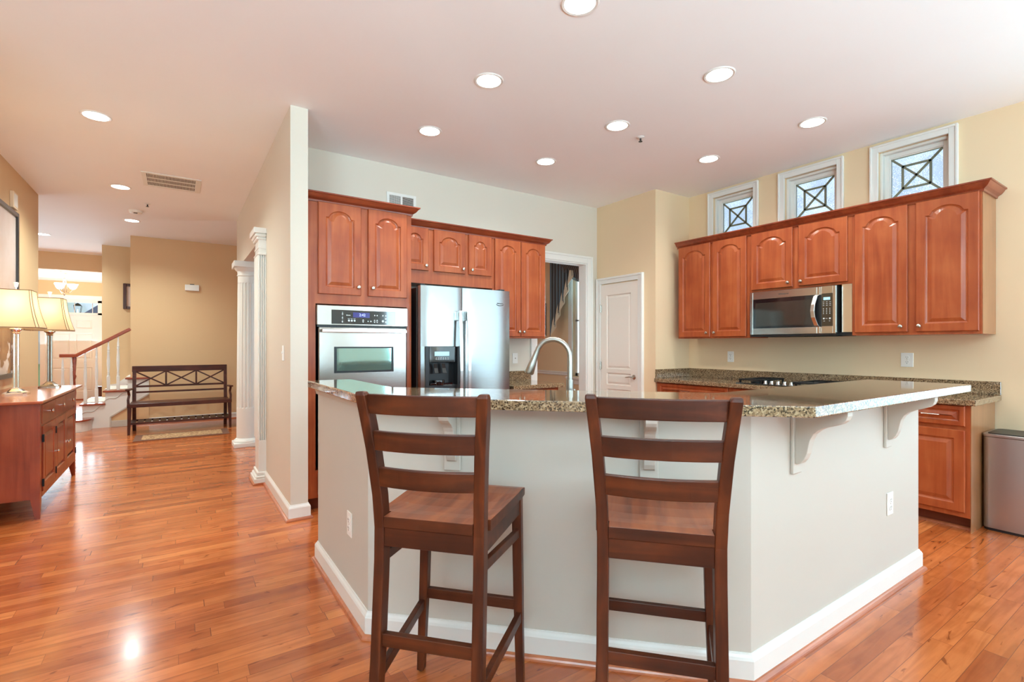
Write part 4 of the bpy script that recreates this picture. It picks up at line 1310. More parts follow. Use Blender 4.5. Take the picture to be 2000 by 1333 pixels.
G1 = 'recessed lights over the kitchen'
for x, y, lb in ((1.69, 1.89, 'recessed light cut off by the top edge, above the first stool row'), (1.69, 2.78, 'recessed light above the island nearest the hall, second from the picture top'), (1.69, 3.70, 'recessed light above the oven, the leftmost over the kitchen'),
                 (2.88, 1.89, 'largest recessed light right of centre, over the island'), (2.88, 2.78, 'recessed light in the middle of the kitchen, beside the sprinkler head'), (2.88, 3.70, 'small recessed light closest to the doorway with the curtain'),
                 (4.10, 1.89, 'recessed light nearest the middle transom window'), (4.10, 2.80, 'small recessed light nearest the far transom window')):
    downlight(x, y, lb, G1, 40, (0.92, 0.98, 0.95))
G2 = 'recessed lights along the hall'
for x, y, lb in ((-0.52, 4.87, 'large recessed light at the kitchen end of the hall'), (-0.53, 6.90, 'recessed light beside the ceiling air vent'), (-0.54, 8.67, 'recessed light just beyond the smoke detector'), (-1.76, 10.51, 'farthest recessed light, at the hall wall edge')):
    downlight(x, y, lb, G2, 140, (0.84, 1.0, 0.97))

for loc, lb in (((3.198, 2.825, H), 'small ceiling sprinkler head in the kitchen'), ((-0.317, 7.531, H), 'small ceiling sprinkler head in the hall')):
    t = thing('sprinkler_head', lb, 'sprinkler', loc)
    m = MB(); m.lathe([(0.032, -0.001), (0.032, -0.004), (0.014, -0.012)], (0, 0, 0), 20); m.build('escutcheon', WHITE, t, smooth=True)
    m = MB(); m.lathe([(0.008, -0.010), (0.007, -0.034), (0.016, -0.036), (0.016, -0.039)], (0, 0, 0), 12); m.build('deflector', DARKM, t)
t = thing('smoke_detector', 'round white smoke detector on the hall ceiling', 'smoke detector', (-0.46, 8.017, H))
m = MB(); m.lathe([(0.075, 0), (0.075, -0.012), (0.066, -0.030), (0.03, -0.040)], (0, 0, 0), 24); m.build('housing', PLATE, t, smooth=True)
m = MB(); m.box(-0.02, -0.05, -0.041, 0.02, -0.03, -0.034); m.build('sensor_slot', SLOT, t)

# return-air grille in the hall ceiling
t = thing('ceiling_vent', 'rectangular white return-air grille in the hall ceiling', 'air vent', (-0.055, 6.41, H))
m = MB(); x0, x1, y0, y1 = -0.26, 0.255, -0.26, 0.255
m.box(x0, y0, -0.008, x0 + 0.04, y1, 0, 0.002); m.box(x1 - 0.05, y0, -0.008, x1, y1, 0, 0.002); m.box(x0 + 0.04, y0, -0.008, x1 - 0.05, y0 + 0.04, 0, 0.002); m.box(x0 + 0.04, y1 - 0.04, -0.008, x1 - 0.05, y1, 0, 0.002)
m.build('frame', WHITE, t)
bx('backing', BACK, t, (x0 + 0.03, y0 + 0.03, -0.0015, x1 - 0.04, y1 - 0.03, -0.0005))
m = MB(); n = 34
for i in range(n + 1):
    xx = x0 + 0.04 + (x1 - x0 - 0.09) * i / n; m.box(xx - 0.003, y0 + 0.04, -0.006, xx + 0.003, y1 - 0.04, -0.002)
for q in (1, 2):
    yy = y0 + 0.04 + (y1 - y0 - 0.08) * q / 3; m.box(x0 + 0.04, yy - 0.009, -0.0065, x1 - 0.05, yy + 0.009, -0.002)
m.build('grille', WHITE, t)
# supply register on the back wall
t = thing('wall_vent', 'white supply register high on the wall above the oven cabinet', 'air vent', (1.80, YB, 2.675))
m = MB(); m.box(-0.150, -0.010, -0.075, -0.122, 0, 0.070, 0.002); m.box(0.122, -0.010, -0.075, 0.150, 0, 0.070, 0.002); m.box(-0.122, -0.010, 0.045, 0.122, 0, 0.070, 0.002); m.box(-0.122, -0.010, -0.075, 0.122, 0, -0.050, 0.002); m.box(-0.008, -0.010, -0.05, 0.008, 0, 0.045)
m.build('frame', WHITE, t)
bx('backing', BACK, t, (-0.13, -0.002, -0.06, 0.13, -0.0005, 0.055))
m = MB()
for i in range(9):
    m.bar([(-0.122, -0.006, -0.045 + i * 0.011), (0.122, -0.006, -0.045 + i * 0.011)], 0.008, 0.0015, (0, 0.8, 0.6))
for i in range(10):
    m.box(-0.115 + i * 0.0115, -0.010, -0.05, -0.112 + i * 0.0115, -0.007, 0.045)
m.build('louvre', WHITE, t)

# ------------------------------------------------------------------ doorway to the dining room, pantry door
def casing_y(name, x0, x1, ztop, y, label, w=0.088, t=0.02):
    m = MB()
    pr = [(0, 0), (0, t * 0.6), (w * 0.15, t * 0.8), (w * 0.65, t), (w * 0.9, t), (w, t * 0.7), (w, 0)]
    # left, right, head as boxes with a raised outer band
    m.box(x0 - w, y - t * 0.7, 0, x0, y, ztop + w, 0.002); m.box(x1, y - t * 0.7, 0, x1 + w, y, ztop + w, 0.002); m.box(x0, y - t * 0.7, ztop, x1, y, ztop + w, 0.002)
    m.box(x0 - w, y - t * 1.2, 0, x0 - w + 0.026, y - t * 0.65, ztop + w, 0.004); m.box(x1 + w - 0.026, y - t * 1.2, 0, x1 + w, y - t * 0.65, ztop + w, 0.004); m.box(x0 - w + 0.026, y - t * 1.2, ztop + w - 0.026, x1 + w - 0.026, y - t * 0.65, ztop + w, 0.004)
    return struct(m.build(name, WHITE), label, 'trim')


casing_y('trim_7', 3.44, 4.226, 2.29, YB, 'white casing round the doorway to the dining room')
m = MB(); m.box(3.44, YB, 0, 3.455, YB + 0.13, 2.29); m.box(4.211, YB, 0, 4.226, YB + 0.13, 2.29); m.box(3.455, YB, 2.275, 4.211, YB + 0.13, 2.29)
struct(m.build('trim_8', WHITE), 'white jamb lining of the doorway to the dining room', 'trim')

pd = thing('door_1', 'white panelled pantry door with a lever handle', 'door', (4.40, 4.21, 0), RZ, None, 'structure')
# local x = 4.21 - y : door from y 4.51 (x=-0.30) to y 3.91 (x=0.30)
m = MB(); m.box(-0.378, -0.026, 0, -0.302, 0, 2.105, 0.002); m.box(0.302, -0.026, 0, 0.378, 0, 2.105, 0.002); m.box(-0.302, -0.026, 2.030, 0.302, 0, 2.105, 0.002)
m.box(-0.378, -0.038, 0, -0.352, -0.025, 2.105, 0.004); m.box(0.352, -0.038, 0, 0.378, -0.025, 2.105, 0.004); m.box(-0.352, -0.038, 2.079, 0.352, -0.025, 2.105, 0.004)
m.build('casing', WHITE, pd)
m = MB(); x0, x1 = -0.300, 0.298


def panel_slab(m, x0, x1, z0, z1, yb, yf, panels, dep=0.012):
    xs = sorted({x0, x1, *[p[0] for p in panels], *[p[1] for p in panels]})
    # stiles and rails as boxes
    L, Rr = panels[0][0], panels[0][1]
    m.box(x0, yf, z0, L, yb, z1); m.box(Rr, yf, z0, x1, yb, z1)
    zc = z0
    for p in sorted(panels, key=lambda q: q[2]):
        m.box(L, yf, zc, Rr, yb, p[2]); zc = p[3]
        a, b, c, d = p

        def lp(i, y): return [(a + i, y, c + i), (b - i, y, c + i), (b - i, y, d - i), (a + i, y, d - i)]
        m.ring_loft([lp(0, yf), lp(0.007, yf + dep), lp(0.016, yf + dep), lp(0.036, yf + 0.003)], cap=False)
        m.f([m.v(q) for q in lp(0.036, yf + 0.003)])
    m.box(L, yf, zc, Rr, yb, z1)


panel_slab(m, -0.299, 0.297, 0.01, 2.018, -0.0005, -0.018, [(-0.200, 0.192, 0.20, 0.74), (-0.200, 0.192, 0.79, 0.935), (-0.200, 0.192, 0.985, 1.887)])
slab = m.build('door_slab', DOORW, pd)
for z in (0.25, 1.02, 1.73):
    m = MB(); m.box(-0.304, -0.030, z - 0.045, -0.286, -0.016, z + 0.045, 0.002); m.tube([(-0.302, -0.031, z - 0.05), (-0.302, -0.031, z + 0.05)], 0.006, 8); m.build('hinge', NICKEL, pd)
m = MB(); m.lathe([(0.028, -0.017), (0.028, -0.022), (0.020, -0.027), (0.010, -0.029), (0.010, -0.055)], (0.243, 0, 0.90), 20, 'Y')
m.tube([(0.246, -0.050, 0.90), (0.20, -0.054, 0.902), (0.16, -0.052, 0.896), (0.135, -0.050, 0.893)], [0.009, 0.009, 0.007, 0.005], 10)
m.build('lever_handle', NICKEL, pd, smooth=True)

# dining room bits seen through the doorway
m = MB(); m.sweep([(0, 0), (0.012, 0), (0.022, 0.012), (0.014, 0.03), (0.022, 0.05), (0.012, 0.062), (0, 0.062)], [(XR, 5.80), (XR, 9.85)], 0.80)
struct(m.build('trim_9', WHITE), 'white chair rail in the dining room', 'trim')
m = MB(); m.box(XR - 0.02, 5.74, 0.72, XR, 5.83, 2.59, 0.003); m.box(XR - 0.02, 4.87, 0.72, XR, 4.96, 2.59, 0.003); m.box(XR - 0.02, 4.96, 2.50, XR, 5.74, 2.59, 0.003); m.box(XR - 0.05, 4.84, 0.755, XR, 5.86, 0.79, 0.004); m.box(XR - 0.02, 4.88, 0.68, XR, 5.82, 0.755, 0.003)
struct(m.build('trim_10', WHITE), 'white casing and sill of the dining room window', 'trim')
va = thing('swag_valance', 'dark striped swag valance with a cream-lined cascade, in the dining room', 'curtain', (XR - 0.09, 5.60, 2.60))


zbs = (-1.20, -1.02, -0.84, -0.66, -0.46)
mc, ml = MB(), MB()
for i_, zb in enumerate(zbs):
    ya, yb_ = 0.53 - i_ * 0.105, 0.53 - (i_ + 1) * 0.105
    dx0, dx1 = -0.05 - 0.004 * i_, -0.015 - 0.004 * i_
    q_ = [(dx0, ya, 0.0), (dx1, (ya + yb_) / 2, 0.0), (dx0, yb_, 0.0)]
    b_ = [(dx0, ya, zb), (dx1, (ya + yb_) / 2, zb + 0.10), (dx0, yb_ - 0.03, zb + 0.17)]
    A_ = [mc.v(p) for p in q_]; B_ = [mc.v(p) for p in b_]
    for k_ in (0, 1):
        mc.f([A_[k_], A_[k_ + 1], B_[k_ + 1], B_[k_]])
    a1_ = ml.v((dx0 + 0.004, ya - 0.01, zb + 0.02)); a2_ = ml.v((dx0 + 0.004, yb_ - 0.05, zb + 0.15)); a3_ = ml.v((dx0 + 0.012, yb_ - 0.02, zb + 0.42)); a4_ = ml.v((dx0 + 0.012, (ya + yb_) / 2, zb + 0.25))
    ml.f([a1_, a2_, a3_, a4_])
for mm_, nm_, mt_ in ((mc, 'cascade', CLOTH), (ml, 'lining', LINING)):
    o = mm_.build(nm_, mt_, va, recalc=False); s_ = o.modifiers.new('thickness', 'SOLIDIFY'); s_.thickness = 0.003
m = MB(); rings = []
for i in range(13):
    u = i / 12; y = 0.25 - 0.95 * u
    sag = 0.16 + 0.26 * math.sin(PI * min(1, u * 0.9 + 0.05))
    ring = []
    for j in range(9):
        q = j / 8
        ring.append((-0.02 - 0.045 * math.sin(PI * q) - 0.012 * math.sin(q * 5 * PI), y, -sag * q + 0.01))
    rings.append(ring)
m.ring_loft(rings, cap=False, closed=False)
o = m.build('swag', CLOTH, va, recalc=False); s_ = o.modifiers.new('thickness', 'SOLIDIFY'); s_.thickness = 0.004
m = MB(); m.box(-0.015, -0.75, -0.02, 0.088, 0.54, 0.02, 0.004); m.build('mounting_board', FRAMEBR, va)


def picture(name, label, loc, rz, w, h, fw, fmat, art, mat_border=0.0, depth=0.03):
    t = thing(name, label, 'picture', loc, rz)
    m = MB()
    m.box(-w / 2, -depth, 0, -w / 2 + fw, 0, h, 0.004); m.box(w / 2 - fw, -depth, 0, w / 2, 0, h, 0.004); m.box(-w / 2 + fw, -depth, 0, w / 2 - fw, 0, fw, 0.004); m.box(-w / 2 + fw, -depth, h - fw, w / 2 - fw, 0, h, 0.004)
    m.build('frame', fmat, t)
    m = MB(); m.box(-w / 2 + fw, -depth * 0.4, fw, w / 2 - fw, -0.001, h - fw); m.build('print', art, t)
    return t


picture('framed_picture', 'dark-framed picture on the dining room wall, half hidden by the wall cabinet', (XR, 6.66, 1.43), R(-90), 0.52, 0.53, 0.05, FRAMEB, MAT_P)
picture('framed_picture', 'black-framed pale print high on the wall above the near lamp', (-1.345, 6.33, 1.72), R(90), 1.0, 0.86, 0.045, FRAMEB, ART1)
picture('framed_picture', 'black-framed brown and white print low behind the lamps', (-1.345, 6.24, 0.96), R(90), 0.96, 0.68, 0.045, FRAMEB, ART2)
picture('framed_picture', 'brown-framed pale picture on the stairwell wall', (-0.47, 11.05, 1.91), 0, 0.68, 0.45, 0.045, FRAMEBR, MAT_P)
t = thing('door_chime', 'slim white chime box high on the tan wall at the left', 'chime', (-1.345, 6.70, 2.60), R(90))
m = MB(); m.box(-0.075, -0.03, 0, 0.075, 0, 0.16, 0.004); m.build('cover', plain('beige_plastic', srgb(232, 208, 178), 0.5), t)
m = MB(); m.box(-0.06, -0.032, 0.02, 0.06, -0.029, 0.14); m.build('grille', PLATE, t)
t = thing('alarm_box', 'small white box on the tan wall above the bench', 'alarm box', (0.186, 9.86, 2.18))
m = MB(); m.box(-0.10, -0.05, 0, 0.10, 0, 0.10, 0.006); m.build('cover', PLATE, t)
m = MB(); m.box(-0.03, -0.045, 0.10, 0.03, -0.005, 0.112); m.build('vent', SLOT, t)

# ------------------------------------------------------------------ fluted column and pilaster at the wide opening
co = thing('fluted_column', 'round white fluted column standing in the wide opening', 'column', (0.73, 7.12, 0), 0, None, 'structure')
m = MB(); seg = 96; rings = []
for z, r0, fl in ((0.095, 0.125, 0), (0.48, 0.125, 0), (0.49, 0.125, 1), (2.05, 0.112, 1), (2.06, 0.112, 0), (2.16, 0.112, 0)):
    ring = []
    for i in range(seg):
        a = 2 * PI * i / seg
        d_ = 0.010 * max(0, math.sin(a * 20)) ** 0.5 if (fl and math.sin(a * 20) > 0) else 0
        ring.append(((r0 - d_) * math.cos(a), (r0 - d_) * math.sin(a), z))
    rings.append(ring)
m.ring_loft(rings); m.build('shaft', WHITE, co)
m = MB(); m.box(-0.165, -0.165, 0, 0.165, 0.165, 0.05, 0.003); m.lathe([(0.16, 0.05), (0.163, 0.062), (0.155, 0.078), (0.14, 0.084), (0.135, 0.095), (0.126, 0.10)], (0, 0, 0), 40); m.build('base', WHITE, co, smooth=True)
m = MB(); m.lathe([(0.112, 2.14), (0.122, 2.145), (0.122, 2.155), (0.114, 2.16), (0.116, 2.20), (0.135, 2.215), (0.150, 2.245)], (0, 0, 0), 40); m.box(-0.165, -0.165, 2.245, 0.165, 0.165, 2.32, 0.004); m.build('capital', WHITE, co, smooth=True)
m = MB(); m.sweep([(0, 0), (-0.012, 0), (-0.012, 0.012), (0, 0.016)], [(0.565, 7.285), (0.565, 6.955), (0.895, 6.955)], 0); m.build('shoe', SHOE, co)
pi_ = thing('fluted_pilaster', 'flat white fluted pilaster at the end of the partition wall', 'pilaster', (0.73, 5.05, 0), 0, None, 'structure')
m = MB()
for xs in (-1, 1):
    xa, xb = xs * 0.06, xs * 0.122
    m.box(xa, 0, 0.11, xb, 0.25, 0.40); m.box(xa, 0, 2.10, xb, 0.25, 2.24); m.box(xa, 0.016, 0.40, xb, 0.25, 2.10)
    for q in range(4):
        xx = xa + xs * (0.001 + q * 0.0173); m.box(xx, 0, 0.40, xx + xs * 0.0092, 0.02, 2.10, 0.002)
    for q in range(8):
        yy = 0.004 + q * 0.034; m.box(xs * 0.112, yy, 0.40, xs * 0.130, yy + 0.018, 2.10, 0.002)
m.box(-0.06, 0.2505, 0, 0.06, 0.262, 2.24)
m.build('shaft', WHITE, pi_)
m = MB()
for xs in (-1, 1):
    m.box(xs * 0.06, -0.012, 2.10, xs * 0.134, 0.262, 2.118, 0.004); m.box(xs * 0.06, -0.006, 2.16, xs * 0.128, 0.258, 2.18, 0.003)
    m.box(xs * 0.06, -0.012, 2.24, xs * 0.140, 0.27, 2.265, 0.006); m.box(xs * 0.06, -0.022, 2.265, xs * 0.152, 0.28, 2.295, 0.008); m.box(xs * 0.06, -0.034, 2.295, xs * 0.166, 0.29, 2.345, 0.004)
m.build('capital', WHITE, pi_)
m = MB()
for xs in (-1, 1):
    m.box(xs * 0.06, -0.030, 0, xs * 0.160, 0.285, 0.052, 0.003); m.box(xs * 0.06, -0.022, 0.052, xs * 0.150, 0.275, 0.078, 0.010); m.box(xs * 0.06, -0.012, 0.078, xs * 0.136, 0.265, 0.110, 0.006)
m.build('base', WHITE, pi_)
m = MB(); m.sweep([(0, 0), (-0.014, 0), (-0.014, 0.010), (0, 0.016)], [(-0.160, 0.285), (-0.160, -0.030), (-0.075, -0.030)], 0); m.build('shoe', SHOE, pi_)

# ------------------------------------------------------------------ bench, rug
be = thing('entry_bench', 'dark espresso bench with three crossed back panels against the hall wall', 'bench', (0.04, 8.80, 0))
L0, L1 = -0.640, 0.640
for s in (-1, 1):
    m = MB(); m.ring_loft([[(s * (0.640 - a), 0.0 + b, z) for a, b in ((0, 0), (w_, 0), (w_, w_), (0, w_))] for z, w_ in ((0, 0.030), (0.36, 0.048), (0.40, 0.048))]); m.build('leg', BENCH, be)
    m = MB(); m.bar([(s * 0.587, 0.46, 0.0), (s * 0.587, 0.42, 0.40), (s * 0.587, 0.44, 0.60), (s * 0.587, 0.475, 0.90)], 0.045, 0.040, (1, 0, 0)); m.build('leg', BENCH, be)
    m = MB(); m.bar([(s * 0.628, 0.024, 0.42), (s * 0.632, 0.030, 0.50), (s * 0.622, 0.05, 0.56), (s * 0.632, 0.03, 0.628)], 0.040, 0.030, (0, 1, 0)); m.bar([(s * 0.635, -0.02, 0.640), (s * 0.618, 0.44, 0.622)], 0.022, 0.055, (0, 0, 1)); m.build('armrest', BENCH, be, bevel=0.004)
m = MB(); m.box(L0 - 0.005, -0.005, 0.385, L1 + 0.005, 0.03, 0.440, 0.004); m.box(L0 + 0.02, 0.03, 0.415, L1 - 0.02, 0.43, 0.438, 0.004); m.box(L0, 0.02, 0.385, L0 + 0.03, 0.42, 0.415); m.box(L1 - 0.03, 0.02, 0.385, L1, 0.42, 0.415)
m.build('seat', BENCH, be)
m = MB(); m.box(-0.615, 0.455, 0.872, 0.610, 0.49, 0.960, 0.004); m.build('top_rail', BENCH, be)
m = MB(); m.box(-0.587, 0.445, 0.640, 0.587, 0.468, 0.668); m.box(-0.587, 0.435, 0.555, 0.587, 0.455, 0.582)
for xx in (-0.20, 0.19):
    m.box(xx - 0.012, 0.452, 0.66, xx + 0.012, 0.474, 0.875)
for a, b in ((-0.565, -0.212), (-0.188, 0.178), (0.202, 0.565)):
    m.bar([(a, 0.452, 0.668), (b, 0.474, 0.872)], 0.018, 0.020, (0, 1, 0)); m.bar([(a, 0.474, 0.872), (b, 0.452, 0.668)], 0.018, 0.020, (0, 1, 0))
m.build('back_panel', BENCH, be)
m = MB(); m.box(-0.61, 0.02, 0.140, 0.61, 0.05, 0.168); m.box(-0.61, 0.40, 0.140, 0.61, 0.43, 0.168)
for i in range(14):
    xx = -0.59 + i * 0.0905; m.box(xx - 0.034, 0.05, 0.150, xx + 0.034, 0.40, 0.166)
m.build('shelf', BENCH, be)
ru = thing('runner_rug', 'beige runner rug with a brown border in front of the bench', 'rug', (0.055, 8.42, 0))
m = MB(); m.box(-0.555, -0.275, 0.0005, 0.555, 0.275, 0.008); m.build('border', RUGB, ru)
m = MB(); m.box(-0.47, -0.205, 0.008, 0.47, 0.205, 0.0095); m.build('field', RUGF, ru)

# ------------------------------------------------------------------ sideboard with lamps
sb = thing('sideboard', 'cherry sideboard with drawers and doors against the left wall', 'sideboard', (-0.84, 6.42, 0), R(90))
# local frame: rotz 90: local -y -> world +x ; local x -> world +y ; origin at the far front corner, so x runs -1.5..0
SX0, SX1, SD = -1.50, 0.0, 0.485
for xx in (SX0, SX1):
    s = 1 if xx == SX0 else -1
    for yy, sy in ((0.0, 1), (SD, -1)):
        m = MB(); m.ring_loft([[(xx + s * a * w_, yy + sy * b * w_, z) for a, b in ((0, 0), (1, 0), (1, 1), (0, 1))] for z, w_ in ((0, 0.026), (0.145, 0.052), (0.846, 0.052))]); m.build('leg', SBW, sb)
m = MB(); m.box(SX0 + 0.006, 0.006, 0.148, SX1 - 0.006, SD - 0.006, 0.846); m.build('body', SBW, sb)
m = MB(); m.prism([(SX0 - 0.075, -0.028), (SX1 + 0.20, -0.028), (SX1 + 0.20, SD + 0.012), (SX0 - 0.075, SD + 0.012)], 0.848, 0.868)
o = m.build('top', SBT, sb, bevel=0.006)
xs = [SX0 + 0.054, SX0 + 0.530, SX0 + 0.975, SX1 - 0.054]
for i in range(3):
    a, b = xs[i] + 0.004, xs[i + 1] - 0.004
    m = MB(); m.box(a, -0.004, 0.690, b, 0.02, 0.828, 0.002); dr = m.build('drawer', SBW, sb)
    knob_on(dr, (a + b) / 2, 0.762, -0.004, CHROME, 0.016)
    a2, b2 = a + (0.02 if i == 0 else 0), b
    m = MB(); panel_slab(m, a2, b2, 0.190, 0.668, 0.02, -0.006, [(a2 + 0.055, b2 - 0.055, 0.245, 0.615)]); d_ = m.build('door', SBW, sb)
    kx = b2 - 0.035 if i in (0, 1) else a2 + 0.035
    knob_on(d_, kx, 0.412, -0.006, CHROME, 0.014)
    hx_ = a2 - 0.002 if i in (0, 1) else b2 + 0.002
    for hz in (0.58, 0.25):
        m = MB(); m.box(hx_ - 0.008, -0.012, hz - 0.028, hx_ + 0.006, 0.0, hz + 0.028); m.build('hinge', IRON, d_)
m = MB(); m.box(SX0 + 0.054, -0.002, 0.150, SX1 - 0.054, 0.012, 0.184); m.build('bottom_rail', SBW, sb)


def lamp(loc, label, base_mat, pole_mat, power):
    t = thing('table_lamp', label, 'lamp', loc, 0, 'lit table lamps on the sideboard')
    m = MB()

    def sq(a, z): return [(-a, -a, z), (a, -a, z), (a, a, z), (-a, a, z)]
    def oc(a, z, c): return [(-a + c, -a, z), (a - c, -a, z), (a, -a + c, z), (a, a - c, z), (a - c, a, z), (-a + c, a, z), (-a, a - c, z), (-a, -a + c, z)]
    m.ring_loft([oc(0.075, 0.0, 0.022), oc(0.075, 0.012, 0.022), oc(0.068, 0.020, 0.02), oc(0.05, 0.030, 0.015), oc(0.030, 0.048, 0.009), oc(0.022, 0.060, 0.006)]); m.build('base', base_mat, t)
    m = MB(); n = 16; rings = []
    for z in (0.058, 0.500):
        rings.append([((0.019 if i % 2 else 0.016) * math.cos(2 * PI * i / 32), (0.019 if i % 2 else 0.016) * math.sin(2 * PI * i / 32), z) for i in range(32)])
    m.ring_loft(rings); m.build('column', pole_mat, t)
    m = MB(); m.lathe([(0.020, 0.495), (0.026, 0.503), (0.022, 0.510), (0.030, 0.522), (0.042, 0.530), (0.042, 0.536), (0.018, 0.548), (0.014, 0.57)], (0, 0, 0), 20); m.build('cap', base_mat, t, smooth=True)
    m = MB(); rings = []
    for z, a in ((0.545, 0.162), (0.585, 0.150), (0.63, 0.138), (0.68, 0.127), (0.73, 0.118), (0.79, 0.111), (0.848, 0.106)):
        rings.append(oc(a, z, a * 0.10))
    m.ring_loft(rings, cap=False)
    sh = m.build('lamp_shade', SHADE, t)
    m = MB(); m.ring_loft([oc(0.1635, 0.541, 0.017), oc(0.1635, 0.549, 0.017)], cap=False); m.ring_loft([oc(0.1075, 0.845, 0.011), oc(0.1075, 0.851, 0.011)], cap=False)
    for cx, cy in ((1, -0.9), (0.9, -1), (-0.9, -1), (0.9, 1), (1, 0.9), (-1, -0.9), (-1, 0.9), (-0.9, 1)):
        m.tube([(cx * a * 1.003, cy * a * 1.003, z) for z, a in ((0.545, 0.162), (0.585, 0.150), (0.63, 0.138), (0.68, 0.127), (0.73, 0.118), (0.79, 0.111), (0.848, 0.106))], 0.0022, 6)
    m.build('shade_piping', plain('bronze_piping', srgb(120, 84, 56), 0.6), sh)
    m = MB(); m.lathe([(0.004, 0.845), (0.004, 0.872), (0.010, 0.878), (0.016, 0.905), (0.019, 0.912), (0.010, 0.916)], (0, 0, 0), 14); m.tube([(-0.106, 0, 0.846), (0.106, 0, 0.846)], 0.002, 6); m.build('finial', PLATE, t, smooth=True)
    m = MB(); m.lathe([(0.012, 0.57), (0.014, 0.60), (0.028, 0.64), (0.030, 0.665), (0.018, 0.69), (0.004, 0.695)], (0, 0, 0), 16); m.build('bulb', plain('bulb_glass', (1, 1, 1, 1), 0.4, emit=(1, 0.82, 0.55, 1), estr=8), t, smooth=True)
    d = bpy.data.lights.new('lamp_glow', 'POINT'); d.energy = power; d.color = (1.0, 0.86, 0.70); d.shadow_soft_size = 0.045
    o = bpy.data.objects.new('lamp_glow', d); COL.objects.link(o); o.parent = t; o.location = (0, 0, 0.74)


lamp((-1.096, 5.59, 0.868), 'lit table lamp at the near end of the sideboard, with a polished column', CHROME, CHROME, 1.9)
lamp((-1.02, 6.38, 0.868), 'lit table lamp at the far end of the sideboard, with a darker pewter column', PEWTER, PEWTER, 1.9)

# ------------------------------------------------------------------ staircase
sc_ = thing('staircase', 'white staircase with cherry treads and pale strips for the light on them, turning up behind the bench wall', 'staircase', (-1.11, 9.83, 0))
# local: origin at the foot of the stringer, x up the stairs, y away
RISE, RUN = 0.190, 0.272
nst = 9
poly = [(0.0, 0.0)]
for i in range(1, nst):
    poly += [(-0.02 + (i - 1) * RUN + (0 if i > 1 else 0.02), i * RISE - 0.022 + 0.0), (-0.02 + i * RUN, i * RISE - 0.022)]
poly += [(-0.02 + (nst - 1) * RUN, 0.0)]
pp = [(0, 0)]
x = -0.14
pp = [(0.0, 0.0), (0.0, 0.168), (-0.10, 0.168), (-0.10, RISE * 2 - 0.024)]
xn = [-0.10 + RUN * (i) for i in range(0, 9)]
for i in range(2, 4):
    pp += [(xn[i - 1], RISE * i - 0.024), (xn[i - 1], RISE * (i + 1) - 0.024)]
pp += [(xn[3], RISE * 4 - 0.024), (xn[3], 0.16 + (xn[3] - 0.235) * RISE / RUN), (0.235, 0.16), (0.235, 0.0)]
m = MB(); m.prism(pp, 0.0, 0.028, 'Y'); st_o = m.build('stringer', WHITE, sc_)
m = MB(); m.prism([(0.235, 0.0), (0.235, 0.165), (xn[3], 0.165 + (xn[3] - 0.235) * RISE / RUN), (xn[3], 0.0)], 0.012, 0.0285, 'Y'); m.build('side_panel', TAN, sc_)
m = MB(); m.bar([(0.235, -0.004, 0.16), (xn[3], -0.004, 0.16 + (xn[3] - 0.235) * RISE / RUN)], 0.014, 0.020, (0, 1, 0)); m.bar([(0.235, -0.004, 0.0), (0.235, -0.004, 0.16)], 0.014, 0.020, (0, 1, 0)); m.box(0.245, -0.010, 0, 0.46, 0, 0.10, 0.003); m.build('stringer_molding', ISLP, sc_)
# scrolled brackets under the treads
for i in range(2):
    x0 = xn[i] + 0.02; z0 = RISE * (i + 2) - 0.03
    m = MB(); pts = [(x0 - 0.03 + 0.26 * u, -0.004, z0 - 0.13 + 0.11 * u + 0.018 * math.sin(u * 9)) for u in [j / 16 for j in range(17)]]
    m.tube(pts, 0.005, 6); m.build('tread_bracket', ISLP, sc_)
for i in range(1, 9):
    x0 = xn[i - 2] if i > 1 else None
    z = RISE * i
    if i == 1:
        continue
    y0_ = -0.035 if i <= 4 else 0.175
    m = MB(); m.box(x0 - 0.03, y0_, z - 0.024, x0 + RUN + 0.005, 1.215, z, 0.006); tr = m.build('tread', RAILW, sc_)
    m = MB(); m.box(x0, 0.03 if i <= 4 else 0.175, z - RISE, x0 + 0.02, 1.21, z - 0.024); m.build('riser', WHITE, sc_)
    m = MB(); m.box(x0 - 0.034, 0.20, z, x0 + RUN - 0.01, 1.05, z + 0.008, 0.003); m.box(x0 - 0.012, 0.20, z - RISE + 0.006, x0 - 0.001, 1.05, z - 0.026); m.build('lit_tread_strip', TREADLIT, tr)  # pale sheets standing in for bright light on the treads
# bullnose starting step
q = [(-0.10, 1.21), (-0.42, 1.21), (-0.42, -0.05)] + [(-0.20 + 0.22 * math.cos(a), -0.06 + 0.30 * math.sin(a)) for a in [R(v) for v in range(185, 361, 12)]] + [(0.02, 0.0)]
m = MB(); m.prism(q, 0, 0.150); m.build('starting_step', WHITE, sc_)
q2 = [(a * 1.0 + (0.02 if a > -0.1 else -0.02), b - 0.02) for a, b in q]
m = MB(); m.prism(q2, 0.150, 0.174); m.build('tread', RAILW, sc_, bevel=0.005)


def baluster(x, y, z0, z1):
    m = MB(); h = z1 - z0
    m.box(x - 0.020, y - 0.020, z0, x + 0.020, y + 0.020, z0 + 0.22, 0.003)
    pr = [(0.016, 0.22), (0.019, 0.235), (0.013, 0.25), (0.017, 0.262), (0.012, 0.275), (0.017, 0.288), (0.013, 0.30), (0.019, 0.40), (0.020, 0.50), (0.014, 0.66), (0.018, 0.675), (0.013, 0.69), (0.018, 0.702), (0.012, 0.715), (0.015, 0.74), (0.010, 0.80), (0.008, 0.86)]
    sc = max(0.01, (h - 0.0)) / 0.86
    m.lathe([(r_, z0 + 0.22 + (z_ - 0.22) * (h - 0.22) / 0.64) for r_, z_ in pr], (x, y, 0), 12)
    m.build('baluster', WHITE, sc_, smooth=True)


